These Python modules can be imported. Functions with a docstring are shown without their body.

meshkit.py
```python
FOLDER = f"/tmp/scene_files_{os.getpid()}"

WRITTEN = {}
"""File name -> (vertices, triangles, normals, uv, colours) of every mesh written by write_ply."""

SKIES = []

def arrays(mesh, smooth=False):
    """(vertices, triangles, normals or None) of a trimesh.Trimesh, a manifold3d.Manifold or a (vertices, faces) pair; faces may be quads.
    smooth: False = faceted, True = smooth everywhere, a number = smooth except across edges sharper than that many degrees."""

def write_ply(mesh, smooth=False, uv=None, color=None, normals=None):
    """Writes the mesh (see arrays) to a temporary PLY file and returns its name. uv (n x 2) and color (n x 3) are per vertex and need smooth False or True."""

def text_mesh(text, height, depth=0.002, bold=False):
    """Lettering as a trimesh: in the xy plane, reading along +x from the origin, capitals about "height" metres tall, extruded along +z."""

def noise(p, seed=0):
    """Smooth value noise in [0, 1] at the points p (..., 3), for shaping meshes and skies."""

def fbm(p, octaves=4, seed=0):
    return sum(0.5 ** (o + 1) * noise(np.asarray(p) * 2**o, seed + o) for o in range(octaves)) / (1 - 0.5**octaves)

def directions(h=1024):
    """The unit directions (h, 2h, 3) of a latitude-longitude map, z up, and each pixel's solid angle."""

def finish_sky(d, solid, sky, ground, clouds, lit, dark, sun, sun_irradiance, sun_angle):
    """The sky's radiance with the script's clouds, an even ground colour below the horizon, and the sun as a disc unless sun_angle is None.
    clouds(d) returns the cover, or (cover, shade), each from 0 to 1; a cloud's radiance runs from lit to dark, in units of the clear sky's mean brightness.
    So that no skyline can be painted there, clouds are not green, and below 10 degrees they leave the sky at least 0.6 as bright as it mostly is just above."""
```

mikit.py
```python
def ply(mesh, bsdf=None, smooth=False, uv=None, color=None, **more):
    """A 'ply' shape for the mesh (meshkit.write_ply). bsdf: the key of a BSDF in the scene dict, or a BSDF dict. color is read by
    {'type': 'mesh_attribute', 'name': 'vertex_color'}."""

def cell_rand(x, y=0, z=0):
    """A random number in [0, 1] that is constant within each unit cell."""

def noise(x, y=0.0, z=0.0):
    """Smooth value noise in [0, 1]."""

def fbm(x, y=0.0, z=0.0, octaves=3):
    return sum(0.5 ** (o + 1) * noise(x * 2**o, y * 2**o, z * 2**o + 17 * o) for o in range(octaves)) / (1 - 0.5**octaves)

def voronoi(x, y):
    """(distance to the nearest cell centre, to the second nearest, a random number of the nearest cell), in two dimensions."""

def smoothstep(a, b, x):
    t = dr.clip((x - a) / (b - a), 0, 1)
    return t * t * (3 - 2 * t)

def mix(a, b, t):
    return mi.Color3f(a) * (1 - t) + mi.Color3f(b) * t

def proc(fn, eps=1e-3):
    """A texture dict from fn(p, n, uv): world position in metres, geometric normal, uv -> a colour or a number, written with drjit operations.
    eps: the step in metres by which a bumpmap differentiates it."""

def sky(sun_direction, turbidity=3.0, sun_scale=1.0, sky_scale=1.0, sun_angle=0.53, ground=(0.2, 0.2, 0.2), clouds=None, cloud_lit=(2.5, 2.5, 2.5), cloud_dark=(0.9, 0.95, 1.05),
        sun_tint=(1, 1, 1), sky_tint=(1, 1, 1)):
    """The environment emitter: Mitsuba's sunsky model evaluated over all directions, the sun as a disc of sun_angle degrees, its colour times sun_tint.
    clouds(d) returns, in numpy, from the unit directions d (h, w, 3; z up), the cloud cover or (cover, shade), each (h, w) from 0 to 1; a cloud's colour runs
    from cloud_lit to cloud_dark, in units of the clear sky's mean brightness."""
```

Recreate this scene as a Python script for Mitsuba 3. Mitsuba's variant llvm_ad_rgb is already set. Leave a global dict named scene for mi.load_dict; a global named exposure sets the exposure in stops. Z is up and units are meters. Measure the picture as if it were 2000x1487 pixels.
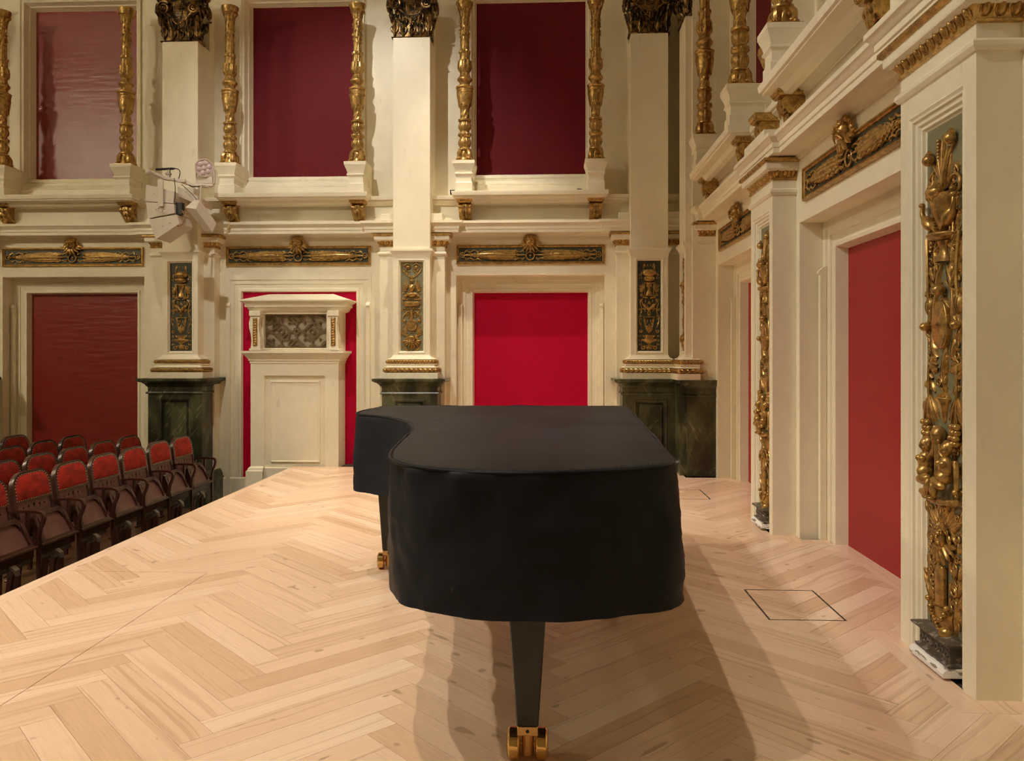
import math, random
import numpy as np, trimesh, drjit as dr, mitsuba as mi, mikit, meshkit
from mikit import noise, fbm, smoothstep, mix, cell_rand
from shapely.geometry import Polygon, LineString, box as sbox
from shapely import affinity
from shapely.ops import unary_union

T = mi.ScalarTransform4f
rng = random.Random(7)
scene, labels = {}, {}
# ------------------------------------------------------------------ camera
F, HOR = 1565.0, 691.0           # focal length and horizon row in pixels of the 2000 x 1487 frame
YAW = math.atan(70 / F)
CAM = (0, 0, 1.35)
scene['camera'] = {'type': 'perspective', 'fov': math.degrees(2 * math.atan(1000 / F)), 'fov_axis': 'x', 'near_clip': 0.05, 'far_clip': 200.0,
    'principal_point_offset_x': 0.0, 'principal_point_offset_y': (743.5 - HOR) / 1487,
    'to_world': T().look_at(origin=list(CAM), target=[-math.sin(YAW), math.cos(YAW), 1.35], up=[0, 0, 1])}
# ------------------------------------------------------------------ light
exposure = 0.10
WARM, WHITE, MID, LAMP = (1.0, 0.84, 0.64), (1.0, 0.95, 0.86), (1.0, 0.88, 0.72), (1.0, 0.86, 0.60)
# stage spotlights under the ceiling: (x, y, z), aim, brightness, half angle of the beam in degrees, colour
SPOTS = [((-1.5, 1.95, 7.6), (-1.8, 3.7, 0), 300, 21, WARM), ((-3.0, 1.2, 7.6), (-2.1, 4.2, 0), 380, 18, MID), ((-5.5, 3.2, 7.6), (-2.0, 5.2, 0), 410, 16, MID),
         ((-0.9, 7.8, 7.6), (-0.9, 8.45, 0), 540, 15, WARM), ((-2.9, 4.7, 7.6), (-2.2, 9.7, 2.9), 400, 14, WHITE), ((-5.2, 1.4, 7.6), (1.7, 4.2, 2.1), 420, 11, WHITE)]
# chandeliers of the hall: (x, y, z), radiance of the globes
CHANDELIERS = [((-9.4, 4.0, 5.2), 620), ((-9.4, 0.5, 6.4), 310)]
# ------------------------------------------------------------------ materials
def principled(color, rough=0.5, **k):
    c = {'type': 'rgb', 'value': list(color)} if not isinstance(color, dict) else color
    return {'type': 'twosided', 'bsdf': {'type': 'principled', 'base_color': c, 'roughness': rough, **k}}
def mat(name, d): scene[name] = d
def cream_fn(p, n, uv):
    a = fbm(p.x * 1.7, p.y * 1.7, p.z * 1.1, 3)
    b = fbm(p.x * 21, p.y * 21, p.z * 9, 2)
    scuff = smoothstep(0.74, 0.86, fbm(p.x * 13 + 5, p.y * 13, p.z * 4.0, 3)) * 0.35
    c = mix((0.80, 0.745, 0.575), (0.74, 0.685, 0.53), smoothstep(0.35, 0.7, a))
    return mix(c * (0.97 + 0.06 * b), (0.56, 0.49, 0.39), scuff)
mat('m_cream', principled(mikit.proc(cream_fn), 0.42, specular=0.4))
def gold_fn(p, n, uv):
    a = fbm(p.x * 34, p.y * 34, p.z * 34, 3)
    b = fbm(p.x * 150 + 3, p.y * 150, p.z * 150, 2)
    c = mix((0.56, 0.35, 0.115), (0.34, 0.205, 0.068), smoothstep(0.36, 0.70, a))
    return mix(c, (0.13, 0.09, 0.045), smoothstep(0.58, 0.80, b) * 0.55)
mat('m_gold', principled(mikit.proc(gold_fn), 0.30, metallic=0.72, specular=0.5))
mat('m_bronze', principled(mikit.proc(lambda p, n, uv: mix((0.26, 0.155, 0.055), (0.045, 0.03, 0.016), smoothstep(0.36, 0.62, fbm(p.x * 23, p.y * 23, p.z * 23, 3)))), 0.34, metallic=0.8, specular=0.5))
mat('m_ground', principled((0.030, 0.034, 0.018), 0.5))
mat('m_ground_olive', principled((0.17, 0.165, 0.095), 0.5))
def marble_fn(p, n, uv):
    h, v = p.x + p.y, p.z
    a = fbm(h * 3.5 + 5, v * 2.2, (p.x - p.y) * 2, 4)
    b = fbm(h * 7 + 9, v * 4.5 + 3, (p.x - p.y) * 3, 3)
    s1 = fbm((h * 0.80 + v * 0.45) * 75, (v - h * 0.5) * 6.0, 1.5, 3)
    s2 = fbm((h * 0.75 - v * 0.60) * 70 + 31, (v + h * 0.7) * 6.5, 7.5, 3)
    c = mix((0.020, 0.023, 0.011), (0.088, 0.094, 0.048), smoothstep(0.34, 0.66, a))
    c = mix(c, (0.24, 0.25, 0.14), smoothstep(0.55, 0.78, s1) * smoothstep(0.44, 0.62, a) * 0.75)
    c = mix(c, (0.22, 0.235, 0.135), smoothstep(0.56, 0.78, s2) * smoothstep(0.46, 0.62, b) * 0.7)
    return mix(c, (0.014, 0.012, 0.007), smoothstep(0.52, 0.62, fbm(h * 4 + 20, v * 2.5 + h, 3.0, 3)) * 0.6)
mat('m_marble', principled(mikit.proc(marble_fn), 0.28, specular=0.5))
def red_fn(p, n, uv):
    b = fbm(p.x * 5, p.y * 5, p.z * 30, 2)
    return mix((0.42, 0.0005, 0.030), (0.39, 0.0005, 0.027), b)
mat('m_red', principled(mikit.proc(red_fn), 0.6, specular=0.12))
def brush_fn(p, n, uv):
    return fbm(p.x * 12, p.y * 12, p.z * 3.0, 3) * 0.6 + fbm(p.x * 4, p.y * 4, p.z * 26, 2) * 0.4
def redlac_fn(p, n, uv):
    b = fbm(p.x * 5, p.y * 5, p.z * 30, 2)
    return mix((0.205, 0.012, 0.010), (0.175, 0.010, 0.009), b)
mat('m_redlac', {'type': 'bumpmap', 'arbitrary': {**mikit.proc(brush_fn, 4e-3)}, 'scale': 0.006, 'bsdf': principled(mikit.proc(redlac_fn), 0.33, specular=0.6)})
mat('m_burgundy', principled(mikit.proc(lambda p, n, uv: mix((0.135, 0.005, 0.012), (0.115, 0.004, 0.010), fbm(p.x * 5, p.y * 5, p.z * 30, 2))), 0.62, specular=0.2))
mat('m_red_door', principled(mikit.proc(lambda p, n, uv: mix((0.33, 0.010, 0.018), (0.30, 0.009, 0.016), fbm(p.x * 5, p.y * 5, p.z * 30, 2))), 0.45, specular=0.4))
def velvet_fn(p, n, uv):
    a = fbm(p.x * 16, p.y * 16, p.z * 20, 3)
    return mix((0.36, 0.014, 0.006), (0.22, 0.007, 0.004), smoothstep(0.36, 0.70, a))
mat('m_velvet', principled(mikit.proc(velvet_fn), 0.7, sheen=0.5, sheen_tint=1.0))
def mahog_fn(p, n, uv):
    return mix((0.055, 0.018, 0.011), (0.025, 0.008, 0.006), fbm(p.x * 20, p.y * 20, p.z * 5, 3))
mat('m_mahogany', principled(mikit.proc(mahog_fn), 0.28, specular=0.5))
def plyw_fn(p, n, uv):
    return mix((0.175, 0.082, 0.068), (0.115, 0.052, 0.045), fbm(p.x * 40 + fbm(p.x*6,p.y*6,p.z*6)*3, p.y * 40, p.z * 4, 3))
mat('m_plywood', principled(mikit.proc(plyw_fn), 0.4, specular=0.4))
mat('m_brass', principled((0.80, 0.53, 0.20), 0.16, metallic=1.0))
mat('m_brass_dull', principled((0.62, 0.40, 0.17), 0.38, metallic=0.9))
mat('m_nail', principled((0.85, 0.76, 0.60), 0.18, metallic=1.0))
mat('m_steel', principled((0.30, 0.28, 0.25), 0.38, metallic=0.9))
def cover_fn(p, n, uv):
    a = fbm(p.x * 3, p.y * 3, p.z * 3, 3)
    s = smoothstep(0.80, 0.86, fbm(p.x * 20 + p.y * 9, p.y * 75 - p.x * 30, p.z * 30, 4)) * 0.4
    return mix(mix((0.0185, 0.0205, 0.0270), (0.0105, 0.0112, 0.0140), a), (0.045, 0.045, 0.05), s)
mat('m_cover', principled(mikit.proc(cover_fn), 0.46, specular=0.07))
mat('m_lacquer', principled((0.010, 0.0095, 0.009), 0.14, specular=0.5))
mat('m_white_paint', principled((0.56, 0.49, 0.40), 0.45))
mat('m_black', principled((0.012, 0.012, 0.013), 0.45))
mat('m_dark_gap', principled((0.030, 0.020, 0.012), 0.7))
mat('m_cable', principled((0.30, 0.14, 0.05), 0.5))
mat('m_lens', principled((0.62, 0.50, 0.52), 0.15, specular=0.6))
def grille_fn(p, n, uv):
    return mix((0.20, 0.145, 0.075), (0.12, 0.085, 0.045), fbm(p.x * 30, p.y * 30, p.z * 30, 2))
mat('m_grille', principled(mikit.proc(grille_fn), 0.45, metallic=0.35))
mat('m_grille_back', principled((0.35, 0.29, 0.20), 0.8))
mat('m_worn', principled(mikit.proc(lambda p, n, uv: mix((0.075, 0.062, 0.045), (0.24, 0.22, 0.19), smoothstep(0.5, 0.72, fbm(p.x * 40, p.y * 40, p.z * 60, 3)))), 0.5, metallic=0.2))
mat('m_chalk', principled(mikit.proc(lambda p, n, uv: mix((0.78, 0.76, 0.72), (0.25, 0.22, 0.18), smoothstep(0.56, 0.66, fbm(p.x * 30, p.y * 18, p.z * 60, 3)))), 0.6))
def oak_fn(p, n, uv):
    # uv.x: metres along the plank plus 10 x its number, uv.y: metres across
    k = dr.floor(uv.x / 10)
    r1, r2 = cell_rand(k, 1, 3), cell_rand(k, 5, 9)
    u, v = uv.x - 10 * k + r1 * 7, uv.y + r2 * 3
    warp = fbm(u * 2.6 + r1 * 40, v * 9, r2 * 30, 3)
    ring = fbm(u * 0.9 + r2 * 17, (v + warp * 0.055) * 70, r1 * 50, 3)
    fine = fbm(u * 9, v * 230, r1 * 20, 2)
    base = mix((0.67, 0.49, 0.36), (0.56, 0.385, 0.26), smoothstep(0.3, 1.0, r1))
    base = mix(base, (0.74, 0.58, 0.455), smoothstep(0.6, 1.0, r2) * 0.7)
    c = mix(base, base * mi.Color3f(0.66, 0.58, 0.48), smoothstep(0.54, 0.78, ring) * 0.5)
    c = c * (0.93 + 0.14 * fine)
    knot = smoothstep(0.79, 0.86, fbm(u * 9 + 9, v * 22, r2 * 60, 2))
    return mix(c, (0.22, 0.13, 0.07), knot * 0.5)
mat('m_oak', principled(mikit.proc(oak_fn), 0.30, specular=0.42))
def hallfloor_fn(p, n, uv):
    i = dr.floor(p.x / 0.09); j = dr.floor(p.y / 0.45 + 0.37 * i)
    return mix((0.10, 0.055, 0.025), (0.045, 0.022, 0.010), cell_rand(i, j, 2) * 0.6 + 0.4 * fbm(p.x * 30, p.y * 4, 0, 3))
mat('m_hallfloor', principled(mikit.proc(hallfloor_fn), 0.3))
mat('m_plaster', principled((0.52, 0.47, 0.38), 0.7))

# ------------------------------------------------------------------ mesh helpers (local frame of a wall: x along it, y into it, z up; the front looks to -y)
class M:
    def __init__(s): s.v, s.f, s.n = [], [], 0
    def add(s, v, f):
        v = np.asarray(v, float); f = np.asarray(f, int)
        if f.shape[1] == 4: f = np.vstack([f[:, [0, 1, 2]], f[:, [0, 2, 3]]])
        s.v.append(v); s.f.append(f + s.n); s.n += len(v); return s
    def tm(s, m): return s.add(m.vertices, m.faces)
    def merge(s, o, mat4=None, mirror=False):
        for v, f in ((np.vstack(o.v), np.vstack(o.f)),):
            if mat4 is not None: v = v @ mat4[:3, :3].T + mat4[:3, 3]
            if mirror or (mat4 is not None and np.linalg.det(mat4[:3, :3]) < 0): f = f[:, ::-1]
            s.add(v, f)
        return s
    def get(s): return np.vstack(s.v), np.vstack(s.f)
    def box(s, x0, x1, y0, y1, z0, z1):
        v = [(x, y, z) for x in (x0, x1) for y in (y0, y1) for z in (z0, z1)]
        return s.add(v, [[0, 1, 3, 2], [4, 6, 7, 5], [0, 4, 5, 1], [2, 3, 7, 6], [0, 2, 6, 4], [1, 5, 7, 3]])
    def bev(s, x0, x1, y0, y1, z0, z1, b=0.004):
        """a box whose edges are chamfered"""
        c = np.array([(x0 + x1) / 2, (y0 + y1) / 2, (z0 + z1) / 2]); h = np.array([x1 - x0, y1 - y0, z1 - z0]) / 2
        b = min(b, *(h * 0.9)); pts = []
        for sx in (-1, 1):
            for sy in (-1, 1):
                for sz in (-1, 1):
                    for k in range(3):
                        q = h - b; q[k] = h[k]; pts.append(c + q * (sx, sy, sz))
        return s.tm(trimesh.convex.convex_hull(np.array(pts)))
    def mould(s, path, prof, closed=False):
        """sweeps the profile [(out, z) from bottom to top] along the plan path [(x, y)], out being to the right of the path's direction"""
        P = np.array([q for i, q in enumerate(path) if i == 0 or abs(q[0] - path[i - 1][0]) + abs(q[1] - path[i - 1][1]) > 1e-6], float); n = len(P)
        seg = (np.roll(P, -1, 0) - P) if closed else np.diff(P, axis=0)
        seg = seg / np.linalg.norm(seg, axis=1, keepdims=True); nor = np.stack([seg[:, 1], -seg[:, 0]], 1)
        off = []
        for k in range(n):
            if closed: a, b = nor[k - 1], nor[k]
            else: a, b = nor[max(k - 1, 0)], nor[min(k, n - 2)]
            m = a + b; off.append(m / max(m @ a, 0.2))
        v = [(P[k][0] + off[k][0] * d, P[k][1] + off[k][1] * d, z) for k in range(n) for d, z in prof]
        q, f = len(prof), []
        for k in range(n if closed else n - 1):
            k2 = (k + 1) % n
            for j in range(q - 1): f.append([k * q + j, k2 * q + j, k2 * q + j + 1, k * q + j + 1])
        return s.add(v, f)
    def ring(s, x0, x1, z0, z1, prof, open_bottom=False):
        """picture-frame moulding: profile [(inset, y) from the outer edge inwards]"""
        v, f, q = [], [], 4
        for i, y in prof:
            if open_bottom: v += [(x0 + i, y, z0), (x0 + i, y, z1 - i), (x1 - i, y, z1 - i), (x1 - i, y, z0)]
            else: v += [(x0 + i, y, z0 + i), (x1 - i, y, z0 + i), (x1 - i, y, z1 - i), (x0 + i, y, z1 - i)]
        for j in range(len(prof) - 1):
            for k in range(3 if open_bottom else 4):
                k2 = (k + 1) % 4; a = [j * q + k, j * q + k2, (j + 1) * q + k2, (j + 1) * q + k]
                f.append(a[::-1] if open_bottom else a)
        return s.add(v, f)
    def extr(s, poly, x0, x1, axes='yz'):
        """polygon in the plane of two axes, extruded along the third from x0 to x1"""
        if not hasattr(poly, 'exterior'): poly = Polygon(poly)
        m = trimesh.creation.extrude_polygon(poly, x1 - x0, engine='earcut'); v = m.vertices.copy(); v[:, 2] += x0
        if axes == 'yz': v = v[:, [2, 0, 1]]
        elif axes == 'xz': v = np.stack([v[:, 0], v[:, 2], v[:, 1]], 1)
        f = m.faces[:, ::-1] if axes == 'xz' else m.faces
        return s.add(v, f)
    def lathe(s, prof, c=(0, 0), n=24, mod=None, half=False, ys=1.0):
        """profile [(r, z)] turned about the upright axis through c; mod(theta, i) scales the radius; half: only the front half"""
        th = np.linspace(math.pi, 2 * math.pi, n) if half else np.arange(n) * 2 * math.pi / n
        v = []
        for i, (r, z) in enumerate(prof):
            k = r * (mod(th, i) if mod else np.ones(n))
            v += list(zip(c[0] + k * np.cos(th), c[1] + ys * k * np.sin(th), np.full(n, z)))
        f = []
        for i in range(len(prof) - 1):
            for j in range(n - 1 if half else n):
                j2 = (j + 1) % n; f.append([i * n + j, i * n + j2, (i + 1) * n + j2, (i + 1) * n + j])
        return s.add(v, f)
    def tube(s, pts, r, sides=6, cap=True):
        p = np.asarray(pts, float); k = len(p); r = np.broadcast_to(r, (k,))
        t = np.gradient(p, axis=0); t /= np.linalg.norm(t, axis=1, keepdims=True) + 1e-12
        ref = np.array([0.31, 0.87, 0.38]); a = np.cross(t, ref)
        a /= np.linalg.norm(a, axis=1, keepdims=True) + 1e-9; b = np.cross(t, a)
        g = np.arange(sides) * 2 * math.pi / sides
        v = (p[:, None] + r[:, None, None] * (np.cos(g)[None, :, None] * a[:, None] + np.sin(g)[None, :, None] * b[:, None])).reshape(-1, 3)
        f = [[i * sides + j, i * sides + (j + 1) % sides, (i + 1) * sides + (j + 1) % sides, (i + 1) * sides + j] for i in range(k - 1) for j in range(sides)]
        tri = [[q[0], q[1], q[2]] for q in f] + [[q[0], q[2], q[3]] for q in f]
        if cap: tri += [[0, j + 1, j] for j in range(1, sides - 1)] + [[(k - 1) * sides, (k - 1) * sides + j, (k - 1) * sides + j + 1] for j in range(1, sides - 1)]
        return s.add(v, tri)
    def strap(s, pts, w, t, wide=(0, 1, 0)):
        """flat bar along the points: width w along 'wide', thickness t"""
        p = np.asarray(pts, float); wd = np.array(wide, float); tt = np.gradient(p, axis=0); tt /= np.linalg.norm(tt, axis=1, keepdims=True)
        nn = np.cross(tt, wd); nn /= np.linalg.norm(nn, axis=1, keepdims=True); v = []
        w = np.broadcast_to(w, (len(p),)); t = np.broadcast_to(t, (len(p),))
        for q, n_, w_, t_ in zip(p, nn, w, t): v += [q - wd * w_ / 2 - n_ * t_ / 2, q + wd * w_ / 2 - n_ * t_ / 2, q + wd * w_ / 2 + n_ * t_ / 2, q - wd * w_ / 2 + n_ * t_ / 2]
        f = [[i * 4 + j, i * 4 + (j + 1) % 4, i * 4 + 4 + (j + 1) % 4, i * 4 + 4 + j] for i in range(len(p) - 1) for j in range(4)]
        e = 4 * (len(p) - 1); f += [[3, 2, 1, 0], [e, e + 1, e + 2, e + 3]]
        return s.add(v, np.array(f)[:, ::-1])
    def ell(s, c, r, rot=0.0, n=8, tilt=None):
        """ellipsoid; rot turns it in the xz plane (radians, from +x towards +z)"""
        m = SPH[n]; v = m[0] * np.array(r); ca, sa = math.cos(rot), math.sin(rot)
        v = np.stack([v[:, 0] * ca - v[:, 2] * sa, v[:, 1], v[:, 0] * sa + v[:, 2] * ca], 1)
        return s.add(v + np.array(c), m[1])
    def leaf(s, x, z, ang, ln, wd, dep, curl=0.0, lobes=3, y0=0.0, n=7, tip=0.0):
        """a modelled leaf lying on the ground plane y0: from (x, z) in direction ang, bending by curl; tip: how far its end stands off"""
        S = np.linspace(0, 1, n); a = ang + curl * S; ds = ln / (n - 1)
        mx = x + np.concatenate([[0], np.cumsum(np.cos((a[1:] + a[:-1]) / 2) * ds)]); mz = z + np.concatenate([[0], np.cumsum(np.sin((a[1:] + a[:-1]) / 2) * ds)])
        w = wd * np.sin(np.pi * np.clip(S * 0.93 + 0.07, 0, 1)) ** 0.7 * (1 + (0.22 * np.cos(2 * np.pi * lobes * S) if lobes else 0)) * 0.5 + 1e-4
        ts = np.array([-1, -0.6, 0, 0.6, 1.0]); v = []
        for i in range(n):
            up = dep * (0.35 + 0.65 * math.sin(math.pi * min(1, S[i] * 0.8 + 0.15))) + tip * S[i] ** 2
            for t in ts: v.append((mx[i] - math.sin(a[i]) * w[i] * t, y0 - up * (1 - 0.75 * t * t) * (0.78 if t == 0 else 1) + (0.012 if abs(t) == 1 and tip == 0 else 0), mz[i] + math.cos(a[i]) * w[i] * t))
        f = [[i * 5 + j, i * 5 + j + 1, i * 5 + j + 6, i * 5 + j + 5] for i in range(n - 1) for j in range(4)]
        f = np.array(f)[:, ::-1]
        vv = np.array(v); back = vv.copy(); back[:, 1] = np.maximum(back[:, 1] + dep * 0.8, back[:, 1] + 0.004)
        s.add(vv, f)
        if tip: s.add(back, f[:, ::-1])
        return s
    def spiral(s, x, z, r0, r1, turns, a0, tr, y=0.0, n=22, dirn=1):
        u = np.linspace(0, 1, n); r = r0 + (r1 - r0) * u; a = a0 + dirn * 2 * math.pi * turns * u
        return s.tube(np.stack([x + r * np.cos(a), np.full(n, y), z + r * np.sin(a)], 1), tr * (1 - 0.5 * u), 5)
def _sph(n):
    m = trimesh.creation.uv_sphere(1.0, count=[n, 2 * n]); v = np.array(m.vertices)[:, [0, 2, 1]]; return v, np.array(m.faces)[:, ::-1]
SPH = {n: _sph(n) for n in (4, 5, 6, 8, 12)}
def bez(p0, p1, p2, p3=None, n=10):
    t = np.linspace(0, 1, n)[:, None]; p0, p1, p2 = map(np.array, (p0, p1, p2))
    if p3 is None: return (1 - t) ** 2 * p0 + 2 * t * (1 - t) * p1 + t * t * p2
    return (1 - t) ** 3 * p0 + 3 * t * (1 - t) ** 2 * p1 + 3 * t * t * (1 - t) * p2 + t ** 3 * np.array(p3)
def mirrored(m, x=0.0):
    o = M(); v, f = m.get(); o.add(v, f); w = v.copy(); w[:, 0] = 2 * x - w[:, 0]; o.add(w, f[:, ::-1]); return o

# ------------------------------------------------------------------ scene helpers
YW, XW = 9.73, 1.84
BACK = T().translate([0, YW, 0])
SIDE = T().translate([XW, 0, 0]) @ T().rotate([0, 0, 1], -90)       # world = (XW + y, -x, z)
ID = T()
def numbered(k):
    if k not in USED: USED.add(k); return k
    i = 1
    while f'{k}_{i:03d}' in USED: i += 1
    USED.add(f'{k}_{i:03d}'); return f'{k}_{i:03d}'
USED = set()
def thing(name, label=None, cat=None, group=None, kind=None):
    k = numbered(name); d = {}
    if label: d['label'] = label
    if cat: d['category'] = cat
    if group: d['group'] = group
    if kind: d['kind'] = kind
    labels[k] = d; return k
def put(key, mesh, m, tw=ID, smooth=30, label=None):
    """one entry; mesh: an M, a ready ply dict, or arrays"""
    if isinstance(mesh, dict): d = dict(mesh)
    else: d = mikit.ply(mesh.get() if isinstance(mesh, M) else mesh, m, smooth)
    if tw is not ID: d['to_world'] = tw
    scene[key] = d
    if label: labels[key] = {'label': label}
    return key
def part(holder, name, mesh, m=None, tw=ID, smooth=30, label=None): return put(numbered(holder + '__' + name), mesh, m, tw, smooth, label)
def ready(mesh, m, smooth=30): return mikit.ply(mesh.get() if isinstance(mesh, M) else mesh, m, smooth)
def one(name, mesh, m, label, cat, group=None, kind=None, tw=ID, smooth=30):
    k = thing(name, label, cat, group, kind); return put(k, mesh, m, tw, smooth)
def shift(x=0, y=0, z=0): return T().translate([x, y, z])
# ================================================================== the setting
BC = (-5.9085, -3.065, -0.2125)            # bay centres of the back wall (local x)
SC = (-7.75, -4.94)                        # bay centres of the right wall (local x = -world y)
HALF_B, HALF_S = 0.905, 1.010              # half width of the openings
ZO, HALL = 2.307, -0.46                    # top of the openings, level of the hall floor
def wall_mesh(x0, x1, bays, half, zb, depths, backing):
    m = M(); xs = [x0]
    for c in bays: xs += [c - half, c + half]
    xs.append(x1)
    for a, b in zip(xs[::2], xs[1::2]): m.box(a, b, 0, 0.45, zb, ZO)
    for c, d in zip(bays, depths): m.box(c - half, c + half, d + 0.01, 0.45, zb, ZO)
    m.box(x0, x1, 0, 0.45, ZO, 3.272)
    for a, b, z1 in backing: m.box(a, b, 0.0, 0.16, 3.272, z1)
    us = [x0]
    for c in bays: us += [c - 0.78, c + 0.78]
    us.append(x1)
    for a, b in zip(us[::2], us[1::2]): m.box(a, b, 0.15, 0.45, 3.272, 5.86)
    for c in bays: m.box(c - 0.78, c + 0.78, 0.34, 0.45, 3.272, 5.86)
    m.box(x0, x1, 0.15, 0.45, 5.86, 9.0)
    return m
one('wall_back', wall_mesh(-18.0, 1.84, BC, HALF_B, -0.5, (0.27, 0.05, 0.27), [(c - w, c + w, 5.6) for c, w in ((-7.26, 0.217), (-4.396, 0.217), (-1.6085, 0.219), (1.183, 0.216))] + [(c + s * 0.78 - 0.1, c + s * 0.78 + 0.1, 3.64) for c in BC for s in (-1, 1)]), 'm_cream', 'cream plaster back wall behind the covered piano', 'wall', kind='structure', tw=BACK, smooth=False)
wr = wall_mesh(-10.1, -3.0, SC, HALF_S, -0.5, (0.275, 0.275), [(-9.391, -8.881, 5.95), (-6.60, -6.08, 5.95)] + [(c + s * 0.78 - 0.1, c + s * 0.78 + 0.1, 3.64) for c in SC for s in (-1, 1)]); wr.box(-3.0, 6.4, 0, 0.45, -0.5, 9.0)
one('wall_right', wr, 'm_cream', 'cream plaster wall on the right with two deep red doors', 'wall', kind='structure', tw=SIDE, smooth=False)
for nm, b, lab in (('wall_left', (-18.4, -18.0, -6.4, 10.2, -0.5, 9.0), 'far wall of the hall'), ('wall_front', (-18.4, 2.3, -6.4, -6.0, -0.5, 9.0), 'wall behind the camera')):
    one(nm, M().box(*b), 'm_plaster', lab, 'wall', kind='structure', smooth=False)
one('ceiling', M().box(-18.4, 2.3, -6.4, 10.2, 8.6, 8.9), 'm_plaster', 'plaster ceiling high above the stage', 'ceiling', kind='structure', smooth=False)
one('hall_floor', M().box(-18.4, -2.0, -6.4, 10.2, HALL - 0.2, HALL), 'm_hallfloor', 'dark wooden floor of the hall under the chairs', 'floor', kind='structure', smooth=False)

# ---- cornices, ledges and the entablature above, as trims along both walls
CORN = [(-0.02, 2.770), (0.012, 2.775), (0.030, 2.800), (0.172, 2.800), (0.172, 2.834), (0.181, 2.840), (0.181, 2.872), (0.190, 2.878), (0.208, 2.902), (0.220, 2.908), (0.220, 2.937), (-0.03, 2.945)]
LEDGE = [(-0.05, 3.150), (0.0, 3.158), (0.015, 3.172), (0.030, 3.188), (0.090, 3.198), (0.100, 3.206), (0.100, 3.216), (0.118, 3.222), (0.126, 3.256), (0.126, 3.272), (-0.2, 3.274)]
BACKL = [(-0.05, 3.140), (0.010, 3.150), (0.030, 3.172), (0.068, 3.192), (0.070, 3.204), (0.088, 3.210), (0.094, 3.238), (0.094, 3.252), (-0.2, 3.254)]
ENT = [(-0.1, 5.98), (0.30, 5.98), (0.30, 6.10), (0.33, 6.11), (0.33, 6.22), (0.36, 6.24), (0.36, 6.50), (0.50, 6.62), (0.55, 6.64), (0.55, 6.72), (-0.1, 6.74)]
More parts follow.
